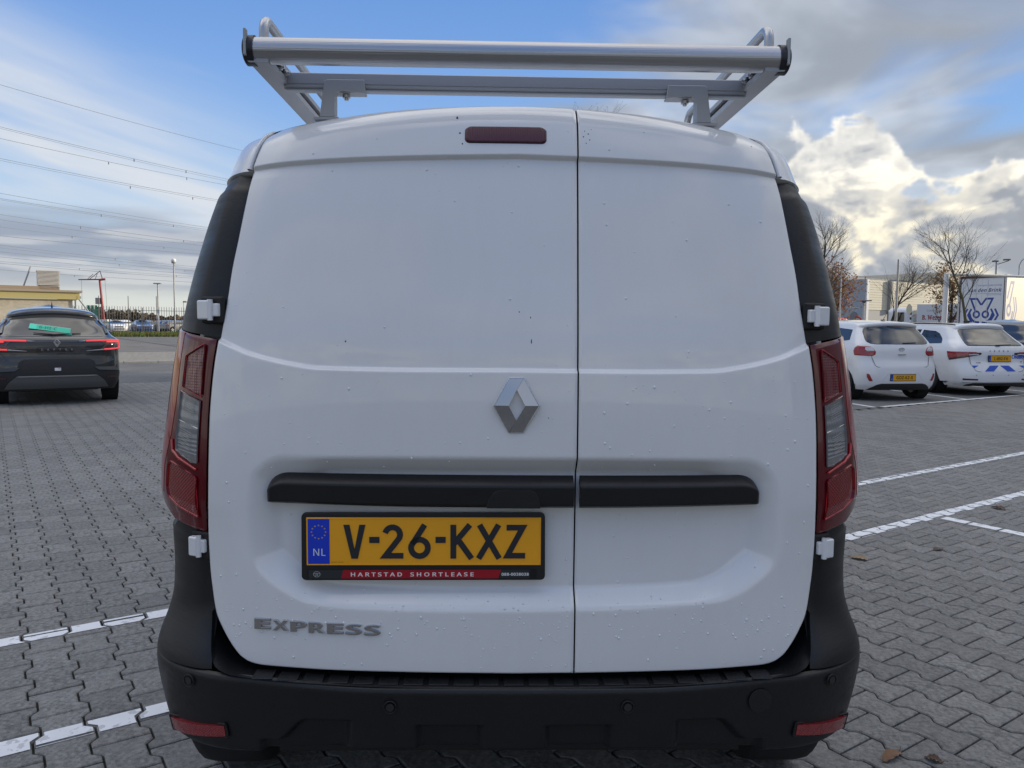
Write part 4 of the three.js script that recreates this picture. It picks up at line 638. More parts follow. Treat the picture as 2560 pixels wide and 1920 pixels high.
const both2 = (name, gs, m, parent) => gs.map(g => part(name, g, m, parent));
const span = (B, list, nu, nv, off, o) => panel(B.P, list.map(([x, y]) => B.X(-x, y)), list.map(([x, y]) => B.X(x, y)), nu, nv, off, o);
function seam(B, pts, parent, r = .004, name = 'panel_gap') { const p3 = pts.map(([x, y]) => { const [s, Y] = B.X(x, y); return B.P(Y, s); }); part(name, merge(p3.slice(0, -1).map((p, i) => rod(p, p3[i + 1], r, r, 5))), seamM, parent); }
function carPlate(parent, text, x, y, z, w = .52, h = .11, tilt = 0) {
  const t = canvas(520, 110, (c) => { c.fillStyle = '#e2a312'; c.fillRect(0, 0, 520, 110); c.fillStyle = '#1846b4'; c.fillRect(0, 0, 50, 110); c.fillStyle = '#d8dce4'; c.font = '26px sans-serif'; c.fillText('NL', 8, 92); c.fillStyle = '#15171a'; c.font = 'bold 82px sans-serif'; c.textAlign = 'center'; c.fillText(text, 288, 85, 430); });
  const g = sub('number_plate', parent); g.position.set(x, y, z); g.rotation.x = tilt;
  part('plate_frame', rb(w + .02, h + .02, .012, 0, 0, 0, .005), black, g);
  part('plate_sheet', bx(w, h, .004, 0, 0, .007), [black, black, black, black, new THREE.MeshPhysicalMaterial({ map: t, roughness: .4 }), black], g);
}
const flatText = (str, size, depth = .004) => { const g = new TextGeometry(str, { font, size, depth, curveSegments: 3, bevelEnabled: false }); g.computeBoundingBox(); const b = g.boundingBox; return g.translate(-(b.min.x + b.max.x) / 2, -b.min.y, 0); };

// ---- white city hatchback
{
  const spec = { Y: [.20, .30, .45, .60, .75, .90, 1.00, 1.06, 1.20, 1.32, 1.39, 1.43, 1.46, 1.478], W: [.78, .815, .835, .838, .842, .83, .81, .785, .715, .655, .62, .59, .53, .38], R: [-.07, -.015, 0, -.012, -.06, -.075, -.10, -.135, -.235, -.315, -.345, -.40, -.62, -1.2], F: [-3.55, -3.65, -3.67, -3.65, -3.58, -3.35, -2.9, -2.78, -2.5, -2.25, -2.08, -1.98, -1.85, -1.5], arch: [[-.62, .29, .335], [-3.04, .29, .335]], belt: .95, cr: .9, crown: .10, yc: 1.15 };
  const B = Body(spec), car = thing('hatchback', 'white city hatchback with hexagonal red tail lamps parked beside the estate car', 'car', 7.13, 0, -14.0, 12 * D2R);
  shell(B, spec, car, carWhite);
  part('rear_window', span(B, [[.50, 1.025], [.60, 1.035], [.655, 1.07], [.655, 1.13], [.635, 1.20], [.61, 1.28], [.575, 1.345], [.53, 1.36]], 30, 20, .006, { skirt: .01, bevel: .01, wu: 1.2, wv: .33 }), glassDark, car);
  part('roof_spoiler', span(B, [[.575, 1.355], [.60, 1.368], [.60, 1.392], [.575, 1.408]], 30, 8, (u, v) => .05 * (1 - Math.pow(Math.abs(v - .7) / .7, 2)) * (1 - Math.pow(Math.abs(u * 2 - 1), 8)), { skirt: .02 }), carWhite, car);
  part('high_brake_light', span(B, [[.14, 1.346], [.14, 1.36]], 10, 3, .016, { skirt: .01 }), lampDark, car);
  both2('quarter_glass', pair(B.P, [B.Z(-.50, 1.10), B.Z(-.52, 1.22), B.Z(-.56, 1.32)], [B.Z(-1.05, 1.04), B.Z(-1.05, 1.22), B.Z(-1.05, 1.36)], 12, 8, .005, { skirt: .006 }), glassDark, car);
  both2('side_window', pair(B.P, [B.Z(-1.12, 1.03), B.Z(-1.10, 1.22), B.Z(-1.10, 1.37)], [B.Z(-2.35, 1.0), B.Z(-2.2, 1.22), B.Z(-2.0, 1.36)], 14, 8, .005, { skirt: .006 }), glassDark, car);
  for (const sg of [1, -1]) {
    const L = sub('tail_light', car), fit = g => sg > 0 ? g : mirrorGeo(g), X = (x, y) => B.X(x, y);
    part('lens', fit(panel(B.P, [X(.58, .815), X(.53, .84), X(.515, .89), X(.55, .945), X(.60, .985)], [[.30, .825], [.305, .86], [.31, .91], [.30, .96], [.28, 1.0]], 20, 16, .012, { skirt: .02, bevel: .012, wu: .35, wv: .18 })), lampRed, L);
    part('reversing_light', fit(panel(B.P, [X(.545, .905), X(.56, .94), X(.60, .970)], [X(.675, .90), X(.70, .935), X(.69, .968)], 10, 8, .016, { skirt: .006, bevel: .004, wu: .14, wv: .06 })), lampClear, L);
  }
  both2('reflector', pair(B.P, [B.X(.60, .365), B.X(.635, .43), B.X(.665, .49)], [B.X(.655, .36), B.X(.70, .43), B.X(.705, .50)], 6, 10, .008, { skirt: .01 }), lampRed, car);
  part('plate_recess', span(B, [[.44, .365], [.40, .43], [.33, .50], [.28, .515]], 24, 10, (u, v) => -.002 - .03 * sstep(0, .2, Math.min(u, 1 - u)) * sstep(0, .25, 1 - v) + .006, { skirt: .01 }), carWhite, car);
  part('diffuser', span(B, [[.66, .195], [.62, .23], [.50, .30], [.42, .315]], 24, 8, .010, { skirt: .02 }), M(.02, .6), car);
  carPlate(car, 'GDZ-62-X', 0, .425, -.006);
  part('tailgate_handle', rb(.16, .022, .02, 0, .845, -.060, .008), darkChrome, car);
  const em = sub('emblem', car); em.position.set(0, .935, -.078); part('emblem_ring', new THREE.TorusGeometry(.04, .006, 8, 28).scale(1.35, .8, 1), carSilver, em); part('emblem_bars', [rb(.010, .05, .008, -.018, 0, 0, .003).rotateZ(-.25), rb(.010, .05, .008, .018, 0, 0, .003).rotateZ(-.25), rb(.04, .010, .008, 0, 0, 0, .003)], carSilver, em);
  seam(B, [[-.60, .985], [-.60, .80], [-.55, .64], [-.50, .615], [.50, .615], [.55, .64], [.60, .80], [.60, .985]], car);
  part('rear_wiper', [rod([.05, 1.045, -.115], [.33, 1.06, -.125], .010, .006)], black, car);
  part('roof_aerial', [rb(.04, .018, .09, 0, 1.474, -.62, .008), rod([0, 1.475, -.62], [0.012, 1.62, -.52], .005, .003)], black, car);
  for (const x of [-.74, .74]) { wheel(car, x, .29, -.62, .29, .185, .19); wheel(car, x, .29, -3.04, .29, .185, .19); }
}
// ---- white estate car with company stickers
{
  const spec = { Y: [.19, .28, .40, .55, .70, .85, .94, 1.02, 1.12, 1.24, 1.34, 1.40, 1.44, 1.462], W: [.86, .895, .908, .912, .914, .905, .885, .845, .77, .715, .675, .645, .58, .40], R: [-.07, -.005, .0, -.035, -.09, -.10, -.125, -.18, -.30, -.43, -.52, -.585, -.80, -1.5], F: [-4.58, -4.67, -4.69, -4.68, -4.6, -4.3, -3.6, -3.42, -3.15, -2.9, -2.7, -2.58, -2.4, -2.0], arch: [[-.97, .325, .365], [-3.65, .325, .365]], belt: .92, cr: .92, crown: .08, yc: 1.15 };
  const B = Body(spec), car = thing('estate_car', 'white estate car with blue chevrons on its tailgate', 'car', 9.76, 0, -15.34, 12 * D2R);
  shell(B, spec, car, carWhite, 180);
  part('rear_window', span(B, [[.64, .985], [.665, 1.02], [.645, 1.10], [.61, 1.20], [.575, 1.30], [.55, 1.335]], 30, 18, .006, { skirt: .01, bevel: .008, wu: 1.3, wv: .4 }), glassDark, car);
  part('roof_spoiler', span(B, [[.58, 1.335], [.60, 1.35], [.60, 1.375], [.58, 1.395]], 30, 8, (u, v) => .06 * (1 - Math.pow(Math.abs(v - .75) / .75, 2)) * (1 - Math.pow(Math.abs(u * 2 - 1), 8)), { skirt: .03 }), carWhite, car);
  both2('cargo_window', pair(B.P, [B.Z(-.66, 1.03), B.Z(-.72, 1.12), B.Z(-.86, 1.24), B.Z(-1.0, 1.30)], [B.Z(-1.36, 1.00), B.Z(-1.36, 1.12), B.Z(-1.36, 1.24), B.Z(-1.36, 1.33)], 14, 12, .005, { skirt: .006 }), glassDark, car);
  both2('side_window', pair(B.P, [B.Z(-1.42, 1.00), B.Z(-1.42, 1.16), B.Z(-1.42, 1.335)], [B.Z(-3.1, .98), B.Z(-2.95, 1.16), B.Z(-2.7, 1.32)], 20, 10, .005, { skirt: .006 }), glassDark, car);
  for (const [z0, z1] of [[-1.36, -1.42], [-2.22, -2.30]]) both2('window_pillar', pair(B.P, [B.Z(z0, .99), B.Z(z0 - .09, 1.335)], [B.Z(z1, .99), B.Z(z1 - .09, 1.335)], 3, 8, .008, { skirt: .004 }), black, car);
  both2('roof_rail', [1, -1].map(s => tube([[s * .575, 1.405, -.62], [s * .60, 1.425, -.9], [s * .60, 1.435, -1.7], [s * .585, 1.41, -2.5]], .013, 40, 8)), black, car);
  for (const sg of [1, -1]) {
    const L = sub('tail_light', car), fit = g => sg > 0 ? g : mirrorGeo(g), X = (x, y) => B.X(x, y);
    part('lens', fit(panel(B.P, [X(.40, .815), X(.44, .80), X(.40, .83), X(.36, .845)].slice(0, 1).concat([X(.38, .835), X(.40, .855)]), [[.315, .70], [.33, .79], [.335, .875]], 30, 14, .012, { skirt: .02, bevel: .006, wu: .6, wv: .15 })), lampDark, L);
    part('brake_lens', fit(panel(B.P, [X(.50, .838), X(.50, .85), X(.50, .862)], [[.312, .745], [.328, .80], [.333, .872]], 24, 10, .016, { skirt: .006 })), lampRed, L);
    part('reversing_light', fit(panel(B.P, [X(.46, .812), X(.46, .828)], [X(.66, .800), X(.66, .828)], 10, 4, .016, { skirt: .004 })), lampClear, L);
  }
  both2('reflector', pair(B.P, [B.X(.52, .305), B.X(.51, .335)], [B.X(.80, .31), B.X(.80, .345)], 10, 4, .006, { skirt: .008 }), lampDark, car);
  part('lower_valance', span(B, [[.74, .195], [.72, .225], [.60, .25]], 24, 5, .008, { skirt: .02 }), M(.02, .6), car);
  part('chrome_moulding', span(B, [[.80, .258], [.80, .268]], 30, 2, .008, { skirt: .006 }), carSilver, car);
  carPlate(car, 'L-892-FH', .02, .735, -.078, .52, .11, -.06);
  // stickers on the tailgate: chevrons, maker's letters, company name
  const blue = M([.03, .10, .52], .45);
  const decal = (pts, m, name) => { const sh = new THREE.Shape(pts.map(p => new THREE.Vector2(...p))); let g = new THREE.ExtrudeGeometry(sh, { depth: .002, bevelEnabled: false, steps: 1 }); const p = g.attributes.position; for (let i = 0; i < p.count; i++) { const x = p.getX(i), y = p.getY(i), q = B.P(y, B.X(x, y)[0]); p.setZ(i, q[2] + .004 + p.getZ(i)); } g.computeVertexNormals(); part(name, g, m, car); };
  const cut = (x0, x1, t) => { const o = []; for (let k = 0; k <= 6; k++) { const y = lerp(.485, .60, k / 6); o.push([x0 + t * k / 6, y]); } for (let k = 6; k >= 0; k--) { const y = lerp(.485, .60, k / 6); o.push([x1 + t * k / 6, y]); } return o; };
  decal(cut(-.36, -.16, .14), blue, 'chevron_sticker'); decal(cut(.36, .16, -.14).reverse(), blue, 'chevron_sticker');
  decal([[-.60, .565], [-.585, .545], [-.48, .60], [-.615, .60]], blue, 'chevron_sticker'); decal([[.60, .565], [.615, .60], [.48, .60], [.585, .545]], blue, 'chevron_sticker');
  const wr = (str, size, x, y, m, name, sx = 1) => { const g = flatText(str, size).scale(sx, 1, 1); const o = part(name, g, m, car); const q = B.P(y, B.X(x, y)[0]); o.position.set(x, y, q[2] + .004); };
  [...'SKODA'].forEach((ch, i) => wr(ch, .034, -.19 + i * .105, .872, darkChrome, 'badge_letter'));
  wr('Chubb', .075, .47, .735, blue, 'company_lettering', .92); wr('OCTAVIA', .018, -.47, .645, darkChrome, 'badge_letter'); wr('2.0', .022, .55, .665, darkChrome, 'badge_letter');
  seam(B, [[-.64, .97], [-.66, .83], [-.63, .62], [-.56, .50], [-.48, .475], [.48, .475], [.56, .50], [.63, .62], [.66, .83], [.64, .97]], car);
  part('rear_wiper', [rod([0, 1.0, -.155], [.36, 1.015, -.175], .012, .006), rb(.10, .03, .03, .02, .995, -.145, .01)], black, car);
  part('roof_aerial', [rb(.06, .05, .14, 0, 1.475, -.95, .02, 3)], black, car);
  for (const s of [-.55, -.18, .18, .55]) part('parking_sensor', new THREE.CylinderGeometry(.012, .012, .006, 14).rotateX(Math.PI / 2).translate(s, .41, B.P(.41, B.X(s, .41)[0])[2] + .002), M(.4, .5), car);
  for (const x of [-.80, .80]) { wheel(car, x, .325, -.97, .325, .205, .225, 5); wheel(car, x, .325, -3.65, .325, .205, .225, 5); }
}
// ---- black crossover with lit tail lamps and a turquoise transit plate in its rear window
const crossSpec = { Y: [.20, .30, .42, .56, .70, .82, .92, 1.00, 1.06, 1.14, 1.24, 1.36, 1.46, 1.52, 1.555, 1.576], W: [.82, .875, .895, .897, .895, .89, .885, .865, .82, .775, .735, .69, .645, .61, .55, .40], R: [-.08, -.012, 0, -.01, -.035, -.035, -.055, -.095, -.15, -.25, -.365, -.47, -.54, -.62, -.85, -1.5], F: [-4.1, -4.2, -4.23, -4.2, -4.15, -4.0, -3.8, -3.4, -3.2, -2.95, -2.7, -2.45, -2.25, -2.15, -2.0, -1.7], arch: [[-.76, .335, .375], [-3.40, .335, .375]], belt: .95, cr: .9, crown: .17, yc: 1.18 };
crossSpec.fy = Y => Y + .08 * sstep(.12, .34, Y) * (1 - sstep(.88, 1.10, Y)) - .03 * sstep(1.2, 1.5, Y);
{
  const B = Body(crossSpec), car = thing('crossover', 'black crossover with glowing red tail lamps and no number plate', 'car', -7.04, 0, -11.91, TH);
  shell(B, crossSpec, car, carBlack, 180);
  part('rear_window', span(B, [[.68, 1.035], [.735, 1.07], [.70, 1.18], [.655, 1.30], [.60, 1.40], [.56, 1.425]], 30, 20, .006, { skirt: .01, bevel: .01, wu: 1.4, wv: .5 }), glassDark, car);
  part('roof_spoiler', span(B, [[.60, 1.425], [.635, 1.44], [.635, 1.47], [.60, 1.485]], 30, 8, (u, v) => .035 * (1 - Math.pow(Math.abs(v - .7) / .7, 2)) * (1 - Math.pow(Math.abs(u * 2 - 1), 8)), { skirt: .03 }), carBlack, car);
  both2('spoiler_fin', pair(B.P, [B.X(.70, 1.10), B.X(.67, 1.25), B.X(.625, 1.40)], [B.X(.735, 1.09), B.X(.705, 1.25), B.X(.66, 1.41)], 4, 12, .02, { skirt: .02 }), carBlack, car);
  part('window_header', span(B, [[.59, 1.375], [.575, 1.40], [.55, 1.422]], 20, 4, .009, { skirt: .003 }), M(.008, .5), car);
  both2('side_window', pair(B.P, [B.Z(-.98, 1.08), B.Z(-1.05, 1.24), B.Z(-1.15, 1.42)], [B.Z(-3.0, 1.04), B.Z(-2.7, 1.24), B.Z(-2.35, 1.42)], 20, 10, .005, { skirt: .006 }), glassDark, car);
  both2('door_mirror', [1, -1].map(s => rb(.19, .15, .10, s * .99, 1.06, -2.72, .04, 3)), carBlack, car);
  // C-shaped lit lamps
  const glowM = M([.5, .03, .04], .3, { emissive: C(1.0, .10, .11), emissiveIntensity: .62 }), hot = M([.6, .04, .04], .3, { emissive: C(1.0, .07, .06), emissiveIntensity: .85 });
  for (const sg of [1, -1]) {
    const L = sub('tail_light', car), fit = g => sg > 0 ? g : mirrorGeo(g), X = (x, y) => B.X(x, y);
    part('lamp_housing', fit(panel(B.P, [X(.60, .775), X(.66, .84), X(.60, .905), X(.42, .945)], [[.31, .77], [.325, .84], [.33, .90], [.32, .955]], 20, 14, .010, { skirt: .02, bevel: .006, wu: .5, wv: .18 })), M([.06, .02, .025], .15, { clearcoat: 1 }), L);
    const P3 = (x, y, o = .016) => { const [s, Y] = x > 1 ? [x - 1, y] : B.X(x, y), q = B.P(Y, s), a = clamp(Math.abs(s) / .35 - .5, 0, 1); return [q[0] + o * a * 1.3, q[1], q[2] + o]; };
    const bar = [[.40, .922], [.50, .925], [.60, .928], [.70, .932], [.78, .935], [1.292, .930], [1.308, .90], [1.31, .86], [1.308, .82], [1.292, .797], [.76, .785], [.70, .781], [.645, .779]].map(p => P3(...p));
    part('light_guide', fit(tube(bar, .0135, 90, 8)), glowM, L);
    part('light_block', fit(panel(B.P, [X(.685, .885), X(.69, .91)], [[.295, .887], [.295, .912]], 10, 5, .018, { skirt: .006 })), hot, L);
    part('chrome_spear', fit(merge([rod(P3(.39, .918, .012), P3(.30, .914, .008), .009, .003), rod(P3(.64, .775, .012), P3(.40, .757, .008), .011, .003)])), carSilver, L);
  }
  const em = sub('diamond_emblem', car); em.position.set(0, .965, -.03); const dia = (w, h, r, y = 0) => [[0, h], [w, 0], [0, -h], [-w, 0]].map((p, i, a) => rod([p[0], p[1] + y, 0], [a[(i + 1) % 4][0], a[(i + 1) % 4][1] + y, 0], r, r, 6)); part('emblem_band', dia(.042, .062, .0055), carSilver, em); part('emblem_band', dia(.022, .033, .0045, -.004), carSilver, em);
  [...'CAPTUR'].forEach((ch, i) => { const o = part('badge_letter', flatText(ch, .03), darkChrome, car); const x = -.20 + i * .08; o.position.set(x, .845, B.P(.775, B.X(x, .775)[0])[2] + .002); });
  const matt = M([.022, .023, .025], .6);
  part('lower_cladding', span(B, [[.80, .205], [.86, .26], [.875, .36], [.875, .43], [.80, .455], [.55, .46], [.50, .60], [.44, .63]], 40, 20, .006, { skirt: .01 }), matt, car);
  part('plate_recess', span(B, [[.50, .47], [.47, .54], [.44, .61]], 24, 8, .008, { skirt: .01 }), M([.03, .03, .033], .7), car);
  part('paper_scrap', grid(6, 6, (u, v) => [lerp(-.045, .04, u), lerp(.532, .578, v) + .008 * u * Math.sin(v * 3), .012 + .004 * Math.sin(u * 5 + v * 3)], { skirt: .001 }), whiteMat, car);
  both2('air_vent', pair(B.P, [B.X(.56, .455), B.X(.50, .505)], [B.X(.845, .44), B.X(.80, .50)], 10, 5, (u, v) => .012 + .015 * (1 - v), { skirt: .02 }), M([.05, .052, .055], .35), car);
  part('skid_plate', span(B, [[.70, .225], [.66, .275], [.56, .355], [.52, .365]], 24, 10, (u, v) => .014 + .02 * v, { skirt: .03 }), M([.14, .145, .15], .4, { metalness: .4 }), car);
  both2('reflector', pair(B.P, [B.X(.68, .325), B.X(.67, .355)], [B.X(.82, .33), B.X(.82, .36)], 8, 4, .012, { skirt: .008 }), lampDark, car);
  seam(B, [[-.74, 1.0], [-.75, .90], [-.72, .70], [-.67, .635], [.67, .635], [.72, .70], [.75, .90], [.74, 1.0]], car, .003);
  part('rear_wiper', [rod([-.05, 1.085, -.150], [.34, 1.11, -.185], .014, .006), rod([-.05, 1.09, -.15], [-.30, 1.115, -.19], .012, .006)], black, car);
  part('roof_aerial', [new THREE.ConeGeometry(.03, .10, 10).scale(.5, 1, 1.6).translate(0, 1.575, -.90)], black, car);
  // transit plate leaning inside against the pane
  const tp = canvas(520, 110, c => { c.fillStyle = '#27b79d'; c.fillRect(0, 0, 520, 110); c.fillStyle = '#3fd0b8'; c.fillRect(0, 0, 90, 110); c.fillStyle = '#0b4f47'; c.font = 'bold 78px sans-serif'; c.fillText('6-HI-C', 120, 84); c.fillStyle = '#8aa39c'; c.fillRect(0, 0, 520, 14); });
  const tr = sub('transit_plate', car); tr.position.set(-.07, 1.185, -.285); tr.rotation.set(-.80, 0, -.20, 'YXZ'); part('plate_sheet', bx(.56, .115, .004), [black, black, black, black, new THREE.MeshPhysicalMaterial({ map: tp, roughness: .4 }), black], tr);
  part('paper_stub', bx(.19, .055, .004, 0, 0, 0), M([.05, .40, .34], .5), car).position.set(.12, 1.085, -.165);
  for (const x of [-.79, .79]) { wheel(car, x, .335, -.76, .335, .215, .23, 5); wheel(car, x, .335, -3.40, .335, .215, .23, 5); }
}
// ---- dark estate next bay, and plainer cars further off
function plainCar(name, label, m, x, z, turn, group, k = 1, lampOn = true) {
  const B = Body(crossSpec), car = thing(name, label, 'car', x, 0, z, turn, group);
  shell(B, { ...crossSpec, sub: 2 }, car, m, 90);
  part('rear_window', span(B, [[.66, 1.04], [.71, 1.08], [.68, 1.20], [.63, 1.34], [.57, 1.42]], 14, 8, .006, { skirt: .01 }), glassDark, car);
  both2('side_window', pair(B.P, [B.Z(-.85, 1.08), B.Z(-.98, 1.24), B.Z(-1.1, 1.42)], [B.Z(-3.0, 1.04), B.Z(-2.7, 1.24), B.Z(-2.35, 1.42)], 14, 6, .005, { skirt: .006 }), glassDark, car);
  part('windscreen', panel(B.P, [[-.70, 1.06], [-.72, 1.24], [-.74, 1.43]], [[-1, 1.06], [-1, 1.24], [-1, 1.43]], 8, 6, .006, { skirt: .006, flip: true }), glassDark, car);
  part('windscreen', panel(B.P, [[.70, 1.06], [.72, 1.24], [.74, 1.43]], [[1, 1.06], [1, 1.24], [1, 1.43]], 8, 6, .006, { skirt: .006 }), glassDark, car);
  both2('tail_light', pair(B.P, [B.X(.55, .82), B.X(.55, .94)], [[.32, .80], [.32, .96]], 8, 4, .012, { skirt: .01 }), lampRed, car);
  both2('headlight', pair(B.P, [[.69, .72], [.69, .83]], [[.80, .74], [.82, .82]], 8, 4, .012, { skirt: .01 }), lampClear, car);
  part('grille', [bx(.9, .14, .03, 0, .70, -4.19), bx(1.1, .12, .03, 0, .47, -4.215)], M(.02, .5), car);
  part('lower_cladding', span(B, [[.82, .21], [.87, .30], [.87, .42]], 16, 5, .006, { skirt: .01 }), M(.03, .6), car);
  for (const wx of [-.79, .79]) { wheel(car, wx, .335, -.76, .335, .215, .23, 5, 20); wheel(car, wx, .335, -3.40, .335, .215, .23, 5, 20); }
  return car;
}
plainCar('sport_utility_car', 'dark blue car behind the white estate car', carNavy, 12.75, -17.6, 12 * D2R);
plainCar('far_hatchback', 'silver car whose roof shows above the white hatchback', carSilver, 11.6, -24.5, 12 * D2R);
plainCar('far_saloon', 'dark grey car whose roof shows between van and white hatchback', carGrey, 10.4, -27.5, 12 * D2R);
// stored cars behind the fence
{
  const cols = [[carSilver, 'silver'], [carGrey, 'grey'], [carWhite, 'white'], [carBlue, 'blue']], r = rng(12);
  const protos = cols.map(([m, n]) => null);
  const label = n => `${n} stored car in the rows behind the steel fence`;
  let k = 0; for (const [row, v] of [[0, 104], [1, 113], [2, 122]]) for (let i = 0; i < (row ? 11 : 10); i++) {
    const c = row === 0 ? [0, 1, 2, 3, 1, 2, 0, 3, 0, 1][i] : Math.floor(r() * 3.3) % 4, u = 13.0 + i * 2.75 + row * .9 + (row ? -6 : -6), [x, , z] = G(u, v), turn = 215 * D2R + (r() - .5) * .06;
    if (!protos[c]) protos[c] = plainCar('stored_car', label(cols[c][1]), cols[c][0], x, z, turn, 'cars stored behind the steel fence'); else copyOf(protos[c], label(cols[c][1]), x, -.012, z, turn, 'cars stored behind the steel fence'); k++;
  }
}

// ---------------------------------------------------------------- surroundings
// hall added out of view on the right to throw shade over the near lot
{
  const b = thing('added_shade_hall', 'grey hall added out of view to shade the car park', 'building', 33, 0, -4, 0);
  part('wall', bx(14, 9.6, 58, 7, 4.8, 2), M([.42, .43, .44], .7, { map: grimeTex }), b); part('roof', bx(14.6, .3, 58.6, 7, 9.76, 2), M([.2, .2, .2], .8), b);
  for (let k = 0; k < 8; k++) { const w = part('window', bx(.06, 1.6, 3.2, -.01, 3.2, -22 + k * 7), glassDark, b); part('frame', [bx(.1, .1, 3.4, -.02, 4.05, -22 + k * 7), bx(.1, .1, 3.4, -.02, 2.35, -22 + k * 7)], galv, w); }
}
const concrete = M([.74, .66, .52], .9, { map: grimeTex });
// ---- low concrete building on the left
{
  const b = thing('concrete_building', 'low concrete building with a yellow fascia and a roof ventilator', 'building', -21.6, 0, -38.0, TH);
  const L = 26, Hh = 2.35;
  for (let k = 0; k < 7; k++) part('wall_panel', rb(3.66, Hh, .22, -1.86 - k * 3.72, Hh / 2, -.11, .02), concrete, b);
  for (let k = 1; k < 7; k++) part('pillar', bx(.18, Hh + .3, .14, -k * 3.72 + .0, (Hh + .3) / 2, .05), M([.30, .31, .32], .7), b);
  part('side_wall', bx(.22, Hh, 12, -.13, Hh / 2, -6.24), concrete, b); part('rear_wall', bx(L, Hh, .22, -L / 2, Hh / 2, -12.3), concrete, b);
  part('fascia', [bx(L + .3, .34, .10, -L / 2 + .12, Hh + .18, .10), bx(.10, .34, 12.3, .16, Hh + .18, -6.0)], M([.58, .49, .20], .6), b);
  part('roof_edge', bx(L + .5, .10, 12.7, -L / 2 + .14, Hh + .40, -6.1), M([.44, .36, .27], .8), b);
  part('roof', bx(L - 1, .20, 11, -L / 2, Hh + .55, -6.4), M([.36, .28, .20], .9), b);
  const v = sub('roof_ventilator', b), vx = -.95, vz0 = -1.3, vy = Hh + .70, slatM = M([.72, .70, .66], .55); part('ventilator_base', bx(.80, .45, .80, vx, Hh + .55, vz0), M([.42, .42, .42], .6), v);
  for (let k = 0; k < 11; k++) part('louvre', bx(.96, .030, .96, vx, vy + .03 + k * .062, vz0), slatM, v);
  part('ventilator_core', bx(.84, .70, .84, vx, vy + .34, vz0), M([.30, .29, .27], .8), v); part('ventilator_lid', bx(1.0, .04, 1.0, vx, vy + .71, vz0), slatM, v);
  part('roof_pole', rod([-2.05, Hh + .5, -1.2], [-1.68, Hh + 1.60, -1.2], .035, .035), galv, b);
  part('corner_strut', [rod([.2, Hh + .1, 0], [1.15, 1.0, .3], .035, .035), bx(.16, .12, .16, .26, Hh + .12, 0)], galv, b);
  part('downpipe', rod([.10, .0, .06], [.10, Hh, .06], .05, .05), galv, b);
}
// ---- steel fence with pointed bars along the verge
{
  const f = thing('steel_fence', 'tall grey steel bar fence along the grass verge', 'fence', ...G(0, 86), TH);
  const bar = new THREE.CylinderGeometry(.024, .024, 2.7, 6).translate(0, 1.42, 0), pt = new THREE.ConeGeometry(.028, .13, 6).translate(0, 2.83, 0), bg = merge([bar, pt]), fm = M([.12, .13, .14], .6);
  for (let k = 0; k < 150; k++) part('bar', bg, fm, f).position.x = -8 + k * .24;
  for (const y of [.3, 2.45]) part('rail', bx(36.4, .05, .05, 10, y, 0), fm, f);
  for (let k = 0; k < 13; k++) part('post', bx(.08, 2.75, .08, -8 + k * 3, 1.37, -.05), fm, f);
  part('kerb_footing', bx(36.4, .28, .12, 10, .10, 0), M([.40, .40, .38], .9), f);
}
function post(name, label, cat, x, z, h, r, group, m = galv) { const p = thing(name, label, cat, x, 0, z, 0, group); part('pole', cy(r, r * .7, h, 0, h / 2, 0, 10), m, p); return p; }
